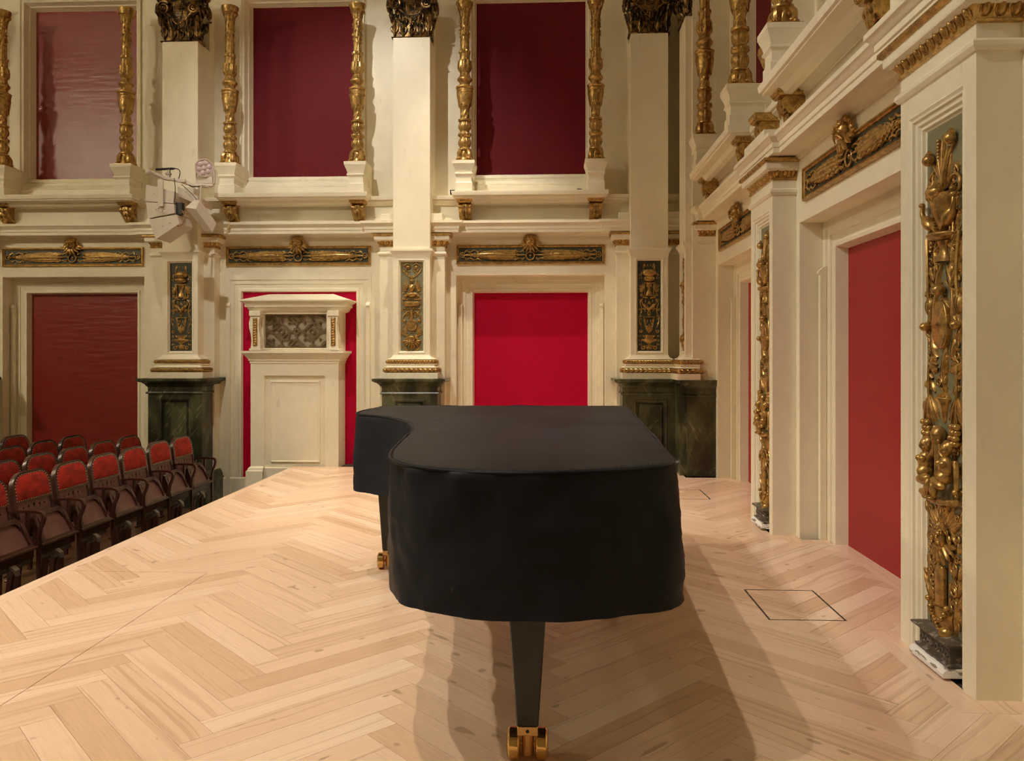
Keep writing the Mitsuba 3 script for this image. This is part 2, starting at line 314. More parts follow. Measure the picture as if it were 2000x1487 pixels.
def entab(x0, x1, bays, piers, tw, names):
    m = M(); path = [(x0, 0)]
    for a, b in piers: path += [(a, 0), (a, -0.045), (b, -0.045), (b, 0)]
    if path[-1][0] >= x1 - 0.01: path = path[:-1]; path[-1] = (x1, path[-1][1])
    else: path.append((x1, 0))
    m.mould(path, CORN)
    one('trim_1', m, 'm_cream', 'moulded cream cornice over the ' + names, 'cornice', kind='structure', tw=tw)
    m = M().mould([(x0, -0.05), (x1, -0.05)], BACKL).box(x0, x1, -0.05, 0.0, 2.94, 3.25)
    for a, b in piers: m.bev(a + 0.02, b - 0.02 if b < x1 - 0.05 else b, -0.235, 0.0, 2.94, 3.022, 0.004)
    for c in bays: m.mould([(c - 0.80, 0), (c - 0.80, -0.2), (c + 0.80, -0.2), (c + 0.80, 0)], LEDGE)
    one('trim_1', m, 'm_cream', 'cream ledge with broken fronts carried by gilded brackets over the ' + names, 'ledge', kind='structure', tw=tw)
    m = M().mould([(x0, 0.15), (x1, 0.15)], ENT)
    one('trim_1', m, 'm_cream', 'cream entablature above the capitals over the ' + names, 'cornice', kind='structure', tw=tw)
PIERS_B = [(-7.72, -6.94), (-4.832, -4.049), (-2.020, -1.236), (0.818, 1.84)]
PIERS_S = [(-9.73, -8.89), (-6.655, -6.025), (-3.862, -3.195)]
entab(-18.0, 1.84, BC, PIERS_B, BACK, 'back wall'); entab(-9.73, 6.0, SC, PIERS_S, SIDE, 'right wall')

# ---- doors: deep openings with an architrave and a red panel
ARCH = [(0, 0.21), (0, 0.168), (0.048, 0.168), (0.053, 0.182), (0.098, 0.182), (0.103, 0.196), (0.146, 0.202), (0.160, 0.188), (0.184, 0.188), (0.199, 0.275)]
ARCH2 = [(0, 0.05), (0, -0.006), (0.046, -0.006), (0.052, 0.006), (0.098, 0.008), (0.103, 0.018), (0.146, 0.022), (0.160, 0.008), (0.186, 0.008), (0.199, 0.05)]
def door(c, half, zb, tw, label, deep=True, m_panel='m_red', k=1.0):
    d = thing('door_1', label, 'door', kind='structure')
    pr = [(i * k, y) for i, y in (ARCH if deep else ARCH2)]
    a = M().ring(c - half, c + half, zb, ZO, pr, True); off = 0.0 if deep else -0.17
    for s in (-1, 1):                       # narrow strip beside the architrave with a sloping top
        xa = c + s * (half - 0.095) if s < 0 else c + half - 0.095
        x0, x1 = sorted((c + s * (half - 0.012 * 1), c + s * (half - 0.060)))
        a.extr([(0.13 + off, zb), (0.172 + off, zb), (0.172 + off, 1.985), (0.150 + off, 1.975), (0.118 + off, 1.945), (0.118 + off, 1.930), (0.13 + off, 1.922)], x0, x1)
    part(d, 'architrave', a, 'm_cream', tw)
    i = 0.199 * k
    part(d, 'panel', M().box(c - half + i - 0.01, c + half - i + 0.01, (0.272 if deep else 0.045), (0.30 if deep else 0.07), zb, ZO - i + 0.01), m_panel, tw, False, 'plain red panel')
    return d
door(BC[0], HALF_B, HALL, BACK, 'brownish red door behind the rows of chairs', True, 'm_redlac')
door(BC[1], HALF_B, HALL, BACK, 'red door behind the cream surround with the grille', False)
door(BC[2], HALF_B, 0.0, BACK, 'bright red door right behind the covered piano')
door(SC[0], HALF_S, 0.0, SIDE, 'narrow-looking red door in the right wall nearest the corner', True, 'm_red_door', 1.08)
door(SC[1], HALF_S, 0.0, SIDE, 'tall red door between the two gilded piers of the right wall', True, 'm_red_door', 1.08)

# ---- blind windows of the upper storey
WFR = [(0, 0.16), (0, 0.125), (0.028, 0.120), (0.034, 0.136), (0.058, 0.146), (0.072, 0.225), (0.088, 0.232), (0.096, 0.285), (0.110, 0.33)]
def window(c, tw, label, m_panel):
    w = thing('window_1', label, 'blind window', kind='structure')
    f = M().ring(c - 0.79, c + 0.79, 3.49, 5.86, WFR)
    part(w, 'frame', f, 'm_cream', tw)
    s = M().bev(c - 0.79, c + 0.79, 0.02, 0.20, 3.27, 3.405, 0.006)
    s.mould([(c - 0.76, 0.2), (c - 0.76, 0.06), (c + 0.76, 0.06), (c + 0.76, 0.2)], [(0.0, 3.40), (0.02, 3.41), (0.02, 3.425), (-0.005, 3.44), (-0.03, 3.47), (-0.03, 3.49), (-0.06, 3.50), (-0.14, 3.51)])
    part(w, 'sill', s, 'm_cream', tw)
    part(w, 'panel', M().box(c - 0.685, c + 0.685, 0.322, 0.345, 3.55, 5.80), m_panel, tw, False, 'dark red panel')
window(BC[0], BACK, 'glossy dark red panel in a cream frame above the rows of chairs', 'm_redlac')
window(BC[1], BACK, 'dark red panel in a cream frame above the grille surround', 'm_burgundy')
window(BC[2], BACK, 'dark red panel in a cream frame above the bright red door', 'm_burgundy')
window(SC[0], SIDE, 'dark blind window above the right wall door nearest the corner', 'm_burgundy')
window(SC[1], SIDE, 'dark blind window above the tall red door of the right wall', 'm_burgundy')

# ---- stage: herringbone oak planks on a dark base
PW, PL = 0.1245, 0.897
solid = unary_union([sbox(1.665, 6.025, 3, 6.655), sbox(1.665, 3.195, 3, 3.862), sbox(1.5, 8.80, 3, 10.5), sbox(0.86, 9.22, 3, 10.5), sbox(1.84, 8.76, 3, 10), sbox(1.84, 6.6, 3, 6.74), sbox(1.84, 5.90, 3, 6.1),
    sbox(1.84, 3.8, 3, 3.98), sbox(1.84, -7, 3, 3.3), sbox(2.114, -7, 3, 10), sbox(-4, 9.46, 3, 10.5).difference(sbox(BC[2] - 0.9, 9, BC[2] + 0.9, 10.0)).difference(sbox(BC[2] - 1.7, 9, BC[2] + 1.07, 9.72))])
stage = sbox(-3.05, -6.0, 3, 10.1).difference(solid)
inner = stage.difference(solid.buffer(0.118, join_style='mitre', mitre_limit=3)).difference(sbox(-3.06, -7, -2.955, 11))
HATCH = [sbox(1.124, 4.12, 1.504, 4.635), sbox(1.120, 7.50, 1.505, 8.01)]
cuts = unary_union([LineString([(-3.06, 4.85), (-2.095, 4.85)]).buffer(0.0016), LineString([(-2.095, 4.85), (-2.095, -6)]).buffer(0.0016)] + [h.exterior.buffer(0.0052, join_style='mitre') for h in HATCH])
q2 = math.sqrt(0.5); dv, nv = np.array([q2, -q2]), np.array([q2, q2])
planks = []
def add_plank(P, d, poly, region):
    """clips the plank polygon to the region; remembers its pieces with their own grain axes"""
    g = poly.buffer(-0.0006, join_style='mitre').intersection(region).difference(cuts)
    for h in HATCH:
        if g.intersects(h.exterior): pass
    for piece in getattr(g, 'geoms', [g]):
        if piece.geom_type == 'Polygon' and piece.area > 2e-4: planks.append((piece, P, d))
x0 = 0.628 - 2 * PL / math.sqrt(2) * 4
for per in range(7):
    xc = x0 + per * math.sqrt(2) * PL
    for i in range(-24, 52):
        A = np.array([xc, 2.796 - (PL - PW) * q2 + 0.0 + i * PW * math.sqrt(2)]); A[1] = 2.796 + (PL - PW) * q2 - 0.0 + (i - 8) * PW * math.sqrt(2)
        p1 = Polygon([A, A + PL * dv, A + PL * dv + PW * nv, A + PW * nv])
        Q = A + PL * dv + PW * nv - PW * dv
        p2 = Polygon([Q, Q + PL * nv, Q + PL * nv + PW * dv, Q + PW * dv])
        for poly, P, d in ((p1, A, dv), (p2, Q, nv)):
            if poly.intersects(inner) and poly.centroid.y > -1.5: add_plank(P, d, poly, inner)
# border boards along the walls and the stage edge
border = stage.difference(inner)
for a, b in zip([-1.5, 1.0, 3.08, 3.98, 5.90 - 0.118, 6.77, 8.68, 9.3], [1.0, 3.08, 3.98, 5.782, 6.77, 8.68, 9.3, 10.1]):
    for side, reg in ((0, sbox(-3.06, a, -2.9, b)), (1, sbox(-2.9, a, 1.84, b)), (2, sbox(1.84, a, 3, b))):
        add_plank(np.array([-3.06, a]), np.array([0.0, 1.0]), reg, border)
def plank_mesh(lst):
    V, FF, UV, n = [], [], [], 0
    for piece, P, d, k in lst:
        e = np.array([-d[1], d[0]])
        m = trimesh.creation.extrude_polygon(piece, 0.012, engine='earcut'); v = np.array(m.vertices); v[:, 2] -= 0.012
        rel = v[:, :2] - P
        V.append(v); FF.append(m.faces + n); UV.append(np.stack([(rel @ d) % 9.0 + 10 * k, rel @ e], 1)); n += len(v)
    return (np.vstack(V), np.vstack(FF)), np.vstack(UV)
def seen(pc):
    x, y = pc.centroid.x, pc.centroid.y; d = y * math.cos(YAW) - x * math.sin(YAW); u = x * math.cos(YAW) + y * math.sin(YAW)
    if d < 0.6: return 0
    px, py = 1000 + F * u / d, HOR + F * 1.35 / d
    return pc.area / d ** 3 * (1 if -60 < px < 2060 and py < 1540 else 0.001)
floor = thing('floor', 'herringbone oak floor of the stage', 'floor', kind='structure')
put(floor, M().extr(sbox(-3.05, -6.0, 2.2, 10.1), -0.05, -0.011, 'xy').extr(sbox(-3.05, -6.0, -3.0, 10.1), HALL, -0.05, 'xy').extr(sbox(-3.05, -6.0, 2.2, -1.45), -0.02, -0.0005, 'xy'), 'm_dark_gap', smooth=False)
order = sorted(range(len(planks)), key=lambda i: -seen(planks[i][0])); ids = {}
inst = []
for i in order:
    pc, P, d = planks[i]; key = (round(float(P[0]), 4), round(float(P[1]), 4)); ids.setdefault(key, len(ids) + 1)
    inst.append((pc, P, d, ids[key]))
hat = [[], []]; rest = []
for it in inst:
    for j, h in enumerate(HATCH):
        if h.contains(it[0].centroid): hat[j].append(it); break
    else: rest.append(it)
for it in rest[:300]:
    g, uv = plank_mesh([it]); part(floor, 'plank', mikit.ply(g, 'm_oak', False, uv=uv))
g, uv = plank_mesh(rest[300:]); kk = part(floor, 'planks', mikit.ply(g, 'm_oak', False, uv=uv)); labels[kk] = {'label': 'the remaining oak planks', 'kind': 'stuff'}
for j, lab in enumerate(('dark-framed square wooden floor hatch in the open floor near the tall red door', 'dark-framed square wooden floor hatch far back near the stage corner')):
    h = thing('floor_hatch', lab, 'floor hatch')
    fr = HATCH[j].buffer(0.0047, join_style='mitre').difference(HATCH[j].buffer(-0.0047, join_style='mitre'))
    part(h, 'frame', M().extr(fr, -0.012, 0.0003, 'xy'), 'm_black', ID, False, 'thin dark frame')
    for it in hat[j]:
        g, uv = plank_mesh([it]); part(h, 'plank', mikit.ply(g, 'm_oak', False, uv=uv))
# ================================================================== carved and gilded ornament (front to -y, ground plane y = 0)
def fan(m, x, z, a0, a1, n, ln, wd, dep, y0=0.0, curl=0.0, lens=None):
    for k in range(n):
        t = k / max(n - 1, 1); m.leaf(x, z, a0 + (a1 - a0) * t, ln * (lens[k] if lens else 1), wd, dep, curl, 0, y0 - 0.002 * (k % 2), 6)
def wing(m, x, z, s, size):
    """a wing of feathers rising to the left (s = -1) or right"""
    for row, (k0, ln, wd) in enumerate(((7, 1.0, 0.17), (6, 0.66, 0.17), (5, 0.38, 0.17))):
        for k in range(k0):
            a = math.radians(88 - s * 0 + 0) ; t = k / (k0 - 1)
            ang = math.radians(78 - 62 * t); ang = ang if s > 0 else math.pi - ang
            m.leaf(x + s * size * 0.16 * t, z + size * (0.42 * (1 - t)), ang, size * ln * (0.72 - 0.28 * t), size * wd, 0.010 + 0.004 * row, s * -0.2, 0, -0.004 * row, 5)
def acanthus(m, x, z, ang, ln, wd, dep, tip=0.0, y0=0.0):
    """a leaf of several fingers about a midrib"""
    m.leaf(x, z, ang, ln, wd * 0.42, dep, 0, 3, y0 - 0.004, 8, tip)
    for k in range(4):
        t = 0.12 + 0.2 * k; px, pz = x + math.cos(ang) * ln * t, z + math.sin(ang) * ln * t
        for s in (-1, 1): m.leaf(px, pz, ang + s * (0.75 - 0.08 * k), wd * (0.80 - 0.10 * k), wd * 0.30, dep * 0.8, -s * 0.7, 0, y0, 5)
def mask_head(m, w, y0=0.0, feather=True):
    """a bearded grotesque head about w wide, centred on x = 0, z = 0"""
    e = lambda x, y, z, a, b, c, r=0: m.ell((x * w, y0 - y * w, z * w), (a * w, b * w, c * w), r, 6)
    e(0, 0.20, 0.05, 0.27, 0.24, 0.34)                                    # skull
    e(0, 0.36, 0.22, 0.22, 0.10, 0.10)                                    # brow
    for s in (-1, 1):
        e(s * 0.11, 0.42, 0.17, 0.09, 0.05, 0.035, -s * 0.35); e(s * 0.10, 0.40, 0.10, 0.05, 0.04, 0.03); e(s * 0.15, 0.36, -0.02, 0.09, 0.09, 0.075)
        m.tube(bez((s * 0.03 * w, y0 - 0.44 * w, -0.08 * w), (s * 0.20 * w, y0 - 0.46 * w, -0.10 * w), (s * 0.30 * w, y0 - 0.34 * w, -0.26 * w), n=7), np.linspace(0.055, 0.02, 7) * w, 6)
        m.spiral(s * 0.33 * w, 0.30 * w, 0.11 * w, 0.02 * w, 1.2, math.pi / 2, 0.05 * w, y0 - 0.16 * w, 12, s)      # curled horns
        m.ell((s * 0.40 * w, y0 - 0.12 * w, 0.10 * w), (0.10 * w, 0.07 * w, 0.15 * w), s * 0.4, 6)                  # ears
        for k in range(4):
            m.leaf(s * (0.08 + 0.07 * k) * w, (-0.12 + 0.03 * k) * w, -math.pi / 2 + s * (0.18 + 0.36 * k), (0.52 - 0.03 * k) * w, 0.17 * w, 0.10 * w, s * 0.5, 0, y0 - (0.24 - 0.05 * k) * w, 6)
    e(0, 0.48, 0.05, 0.045, 0.07, 0.11); e(0, 0.50, -0.02, 0.065, 0.055, 0.045)                                     # nose
    e(0, 0.40, -0.16, 0.09, 0.05, 0.03)                                   # lips
    m.leaf(0, -0.12 * w, -math.pi / 2, 0.5 * w, 0.2 * w, 0.10 * w, 0, 0, y0 - 0.26 * w, 6)
    if feather:
        for k in range(7):
            a = math.radians(150 - 20 * k); m.leaf(0.12 * math.cos(a) * w, 0.26 * w, a, 0.26 * w, 0.15 * w, 0.07 * w, 0, 0, y0 - 0.20 * w, 5)
        for k in range(7): m.ell(((k - 3) * 0.075 * w, y0 - (0.36 - 0.02 * abs(k - 3)) * w, (0.34 - 0.012 * (k - 3) ** 2) * w), (0.045 * w, 0.045 * w, 0.05 * w), n=5)
def bust(m, x, z, s, y0=0.0):
    """head and shoulders in relief, s = head height"""
    m.ell((x, y0 - 0.30 * s, z), (0.36 * s, 0.34 * s, 0.48 * s), n=8); m.ell((x, y0 - 0.20 * s, z + 0.16 * s), (0.46 * s, 0.32 * s, 0.42 * s), n=8)
    m.ell((x, y0 - 0.64 * s, z - 0.05 * s), (0.06 * s, 0.08 * s, 0.13 * s), n=5)
    for q in (-1, 1): m.ell((x + q * 0.14 * s, y0 - 0.58 * s, z + 0.05 * s), (0.08 * s, 0.05 * s, 0.04 * s), n=5); m.ell((x + q * 0.17 * s, y0 - 0.5 * s, z - 0.16 * s), (0.12 * s, 0.1 * s, 0.11 * s), n=5)
    m.ell((x, y0 - 0.5 * s, z - 0.27 * s), (0.11 * s, 0.06 * s, 0.04 * s), n=5); m.ell((x, y0 - 0.2 * s, z - 0.56 * s), (0.17 * s, 0.16 * s, 0.25 * s), n=6)
def putto(m, x, z, s, q):
    """a seated child in relief leaning on the middle: s = height, q = -1 at the left, 1 at the right"""
    bust(m, x, z + 0.78 * s, 0.27 * s, -0.02)
    e = lambda dx, dy, dz, a, b, c, r=0: m.ell((x + q * dx * s, -0.015 - dy * s, z + dz * s), (a * s, b * s, c * s), q * r, 8)
    e(0.00, 0.10, 0.50, 0.135, 0.12, 0.19, 0.1); e(-0.02, 0.12, 0.33, 0.125, 0.13, 0.13); e(0.06, 0.18, 0.55, 0.06, 0.06, 0.06); e(-0.07, 0.18, 0.55, 0.06, 0.06, 0.06)
    e(-0.10, 0.18, 0.22, 0.20, 0.10, 0.085, -0.25); e(-0.26, 0.18, 0.10, 0.065, 0.07, 0.16, 0.1); e(-0.29, 0.22, -0.05, 0.09, 0.07, 0.04)
    m.tube(bez((x + q * 0.13 * s, -0.08 * s, z + 0.60 * s), (x + q * 0.22 * s, -0.10 * s, z + 0.42 * s), (x + q * 0.20 * s, -0.10 * s, z + 0.16 * s), n=7), np.linspace(0.055, 0.04, 7) * s, 6)
    m.tube(bez((x - q * 0.12 * s, -0.10 * s, z + 0.62 * s), (x - q * 0.24 * s, -0.16 * s, z + 0.62 * s), (x - q * 0.26 * s, -0.14 * s, z + 0.84 * s), n=7), np.linspace(0.05, 0.035, 7) * s, 6)
    m.ell((x - q * 0.27 * s, -0.15 * s, z + 0.88 * s), (0.045 * s, 0.04 * s, 0.05 * s), n=5); m.ell((x + q * 0.20 * s, -0.12 * s, z + 0.12 * s), (0.05 * s, 0.045 * s, 0.05 * s), n=5)
def bird(m, x, z, s, q):
    m.ell((x, -0.25 * s, z), (0.42 * s, 0.22 * s, 0.22 * s), q * 0.7, 8); m.tube(bez((x + q * 0.25 * s, -0.25 * s, z + 0.2 * s), (x + q * 0.5 * s, -0.3 * s, z + 0.35 * s), (x + q * 0.38 * s, -0.28 * s, z + 0.68 * s), n=7), np.linspace(0.11, 0.07, 7) * s, 6)
    m.ell((x + q * 0.40 * s, -0.30 * s, z + 0.72 * s), (0.13 * s, 0.11 * s, 0.10 * s), n=6); m.leaf(x + q * 0.48 * s, z + 0.70 * s, 0 if q > 0 else math.pi, 0.22 * s, 0.09 * s, 0.06 * s, 0, 0, -0.2 * s, 4)
    for k in range(4): m.leaf(x - q * 0.05 * s, z + (0.08 - 0.05 * k) * s, (math.pi if q > 0 else 0) + q * (0.75 - 0.25 * k), (0.75 - 0.1 * k) * s, 0.2 * s, 0.09 * s, 0, 0, -0.25 * s, 5)
    for d in (-0.1, 0.12): m.tube([(x + d * s, -0.15 * s, z - 0.15 * s), (x + (d + 0.02) * s, -0.15 * s, z - 0.55 * s), (x + (d + q * 0.16) * s, -0.13 * s, z - 0.57 * s)], 0.035 * s, 5)
def flower(m, x, z, r, n=6, y0=0.0):
    for k in range(n): m.leaf(x, z, k * 2 * math.pi / n + 0.3, r, r * 0.75, r * 0.4, 0, 0, y0, 4)
    m.ell((x, y0 - r * 0.35, z), (r * 0.32, r * 0.25, r * 0.32), n=5)
def stem(m, pts, r=0.006, y=-0.006): m.tube([(p[0], y, p[1]) for p in bez((pts[0][0], pts[0][1], 0), (pts[1][0], pts[1][1], 0), (pts[2][0], pts[2][1], 0), n=9)], r, 5)
def urn(m, x, z, prof, ys=0.7): m.lathe([(r, z + h) for r, h in prof], (x, 0), 13, None, True, ys)

def relief_hourglass():
    """urn, winged hourglass, pair of birds, spray of leaves in a bowl; 0.266 wide, 1.055 high, centred"""
    m, h = M(), M(); s = 0.000812
    c = lambda x, y: ((x - 283) * s, (745 - y) * s)
    m.ell((0, -0.014, c(0, 270)[1]), (0.078, 0.026, 0.044)); m.ell((0, -0.034, c(0, 268)[1]), (0.058, 0.014, 0.026)); m.tube([(-0.075, -0.012, c(0, 232)[1]), (0.075, -0.012, c(0, 232)[1])], 0.006, 6)
    m.ell((0, -0.012, c(0, 352)[1]), (0.066, 0.028, 0.036))
    for k in range(5): m.ell(((k - 2) * 0.024, -0.034 + 0.003 * abs(k - 2), c(0, 355)[1] + 0.004 * abs(k - 2)), (0.014, 0.012, 0.014), n=5)
    for y in (412, 600): m.bev(-0.066, 0.066, -0.020, 0.004, c(0, y)[1] - 0.005, c(0, y)[1] + 0.005, 0.002)
    urn(m, 0, c(0, 596)[1], [(0.040, 0), (0.038, 0.030), (0.008, 0.073), (0.036, 0.118), (0.040, 0.148)], 0.6)
    for q in (-1, 1): m.tube([(q * 0.052, -0.010, c(0, 600)[1]), (q * 0.052, -0.010, c(0, 412)[1])], 0.005, 6)
    # right half, mirrored below
    wing(h, c(350, 0)[0], c(0, 548)[1], 1, 0.105)
    h.leaf(*c(330, 190), 0.9, 0.05, 0.022, 0.010, 0.8); h.leaf(*c(352, 225), 1.2, 0.085, 0.024, 0.012, 0.9); h.leaf(*c(300, 180), 1.3, 0.035, 0.016, 0.008); h.spiral(*c(388, 268), 0.018, 0.004, 1.1, 1.8, 0.007, -0.008)
    h.ell((c(330, 0)[0], -0.012, c(0, 626)[1]), (0.032, 0.014, 0.010), 0.2); h.leaf(*c(355, 628), 0.5, 0.045, 0.024, 0.01, 1.2); h.spiral(*c(385, 585), 0.017, 0.004, 1.2, -1.0, 0.006, -0.007)
    bird(h, c(345, 0)[0], c(0, 745)[1], 0.075, 1); h.leaf(*c(300, 830), 2.2, 0.13, 0.034, 0.014, 0.0, 3, -0.016)
    stem(h, (c(372, 640), c(432, 690), c(398, 745)), 0.008); stem(h, (c(398, 745), c(378, 830), c(408, 855)), 0.006); h.spiral(*c(415, 805), 0.016, 0.003, 1.1, 0.5, 0.006, -0.006); h.spiral(*c(405, 880), 0.014, 0.003, 1.1, 3.5, 0.006, -0.006)
    stem(h, (c(425, 890), c(432, 990), c(385, 1060)), 0.005)
    for y, a, ln in ((1120, 0.95, 0.075), (1070, 1.05, 0.075), (1020, 1.2, 0.07), (975, 1.45, 0.06)): h.leaf(*c(300 + (1120 - y) * 0.33, y), a, ln, 0.026, 0.012, 0.5); h.leaf(*c(300 + (1120 - y) * 0.33, y), a + 1.0, ln * 0.6, 0.02, 0.010, -0.4)
    h.spiral(*c(405, 1105), 0.022, 0.004, 1.3, 2.5, 0.007, -0.007); h.leaf(*c(385, 1135), 0.2, 0.045, 0.02, 0.01, 1.0); h.spiral(*c(372, 1342), 0.026, 0.004, 1.4, 2.4, 0.008, -0.008); h.leaf(*c(300, 1310), -0.6, 0.045, 0.02, 0.010, 1.0)
    for y in (300, 340, 460, 500, 660, 930, 1000, 1180, 1240, 1300): flower(h, c(420, 0)[0], c(0, y)[1], 0.012, 5); h.leaf(*c(395, y + 20), 0.9 + 0.01 * (y % 90), 0.035, 0.018, 0.009, 0.6)
    for y, a_ in ((470, 2.5), (700, 1.2), (770, -0.6), (830, 0.9), (955, 0.6), (1060, 2.2), (1200, 0.4), (1270, 1.0), (1350, 0.3)): h.leaf(*c(330, y), a_, 0.05, 0.026, 0.012, 0.8); h.leaf(*c(310, y + 25), a_ + 1.4, 0.04, 0.022, 0.010, -0.7)
    m.merge(mirrored(h)); m.bev(-0.074, 0.074, -0.018, 0.004, c(0, 905)[1] - 0.004, c(0, 905)[1] + 0.004, 0.002)
    for a, ln in ((90, 0.12), (70, 0.09), (110, 0.09)): acanthus(m, 0, c(0, 1140)[1], math.radians(a), ln, 0.05, 0.013)
    flower(m, 0, c(0, 870)[1], 0.022, 6, -0.006); flower(m, 0, c(0, 690)[1], 0.016, 6)
    urn(m, 0, c(0, 1285)[1], [(0.020, 0), (0.030, 0.005), (0.078, 0.026), (0.088, 0.044), (0.080, 0.050), (0.046, 0.052), (0.040, 0.080), (0.052, 0.092), (0.050, 0.098), (0, 0.098)], 0.36)
    acanthus(m, 0, c(0, 1375)[1], math.pi / 2, 0.065, 0.06, 0.014)
    return m
def relief_lute():
    """scrolls, winged bust, chest, lute, horned mask; same size"""
    m, h = M(), M(); s = 0.00102
    c = lambda x, y: ((x - 227) * s, (650 - y) * s)
    h.spiral(*c(275, 188), 0.040, 0.006, 1.5, 0.2, 0.009, -0.009); h.ell((c(275, 0)[0], -0.014, c(0, 192)[1]), (0.022, 0.012, 0.015)); h.spiral(*c(335, 175), 0.018, 0.003, 1.1, 2, 0.006, -0.006)
    stem(h, (c(345, 205), c(300, 300), c(212, 318)), 0.006); h.leaf(*c(240, 320), 0.5, 0.05, 0.024, 0.012, 0.7); h.leaf(*c(300, 265), 1.2, 0.05, 0.02, 0.01, -0.6)
    wing(h, c(268, 0)[0], c(0, 470)[1], 1, 0.135)
    h.leaf(*c(250, 485), -0.7, 0.09, 0.036, 0.02, 0.0, 0, -0.01); stem(h, (c(245, 470), c(300, 560), c(340, 580)), 0.006)
    for k in range(5): h.ell((c(240 + k * 22, 0)[0], -0.010, c(0, 572 - abs(k - 2) * 3)[1]), (0.010, 0.010, 0.010), n=5); h.ell((c(240 + k * 22, 0)[0], -0.010, c(0, 674)[1]), (0.009, 0.010, 0.009), n=5)
    h.spiral(*c(272, 722), 0.024, 0.004, 1.4, 2.6, 0.008, -0.009); h.leaf(*c(280, 770), 1.3, 0.06, 0.024, 0.012, -1.0); stem(h, (c(255, 700), c(340, 740), c(325, 815)), 0.006); h.ell((c(310, 0)[0], -0.012, c(0, 815)[1]), (0.020, 0.016, 0.018), n=6)
    for k in range(6): h.leaf(*c(285, 985 - k * 10), math.radians(10 + 13 * k), 0.095 - 0.006 * k, 0.028, 0.012, 0.35, 0)
    h.leaf(*c(262, 1035), 0.9, 0.07, 0.034, 0.022, 0.6, 0, -0.008); h.leaf(*c(285, 1120), 0.9, 0.075, 0.034, 0.014, 1.2, 3); h.leaf(*c(262, 1160), 0.25, 0.08, 0.034, 0.014, 0.9, 3); h.leaf(*c(330, 640), 1.4, 0.06, 0.02, 0.01, 0.4)
    for y in (250, 500, 560, 620, 700, 760, 820, 880, 1060, 1120): flower(h, c(334, 0)[0], c(0, y)[1], 0.013, 5); h.leaf(*c(315, y + 15), 1.2, 0.04, 0.02, 0.010, 0.6)
    for y, a_ in ((240, 0.4), (300, 1.1), (545, 0.3), (690, 2.0), (740, 0.5), (790, 1.8), (930, 2.2), (1000, 0.2), (1090, 2.4)): h.leaf(*c(275, y), a_, 0.055, 0.026, 0.013, 0.8); h.leaf(*c(255, y + 20), a_ + 1.2, 0.04, 0.022, 0.011, -0.7)
    m.merge(mirrored(h)); flower(m, 0, c(0, 352)[1], 0.034, 5, -0.006); bust(m, 0, c(0, 440)[1], 0.088, -0.004); m.ell((0, -0.016, c(0, 512)[1]), (0.052, 0.026, 0.034))
    m.bev(-0.086, 0.086, -0.026, 0.004, c(0, 648)[1], c(0, 592)[1], 0.005); m.bev(-0.074, -0.008, -0.032, -0.02, c(0, 640)[1], c(0, 602)[1], 0.003); m.bev(0.008, 0.074, -0.032, -0.02, c(0, 640)[1], c(0, 602)[1], 0.003)
    m.bev(-0.015, 0.015, -0.020, 0.004, c(0, 810)[1], c(0, 690)[1], 0.004)
    d = M().lathe([(0.066, 0), (0.066, 0.018), (0.061, 0.024), (0.056, 0.021), (0, 0.021)], (0, 0), 28); v, f = d.get(); m.add(np.stack([v[:, 0], -v[:, 2], v[:, 1] + c(0, 868)[1]], 1), f)
    m2 = M(); mask_head(m2, 0.155, -0.002, False); m.merge(m2, np.array([[1, 0, 0, 0], [0, 0.8, 0, 0], [0, 0, 1, c(0, 1040)[1]], [0, 0, 0, 1.0]]))
    acanthus(m, 0, c(0, 1165)[1], math.pi / 2, 0.07, 0.07, 0.018)
    return m
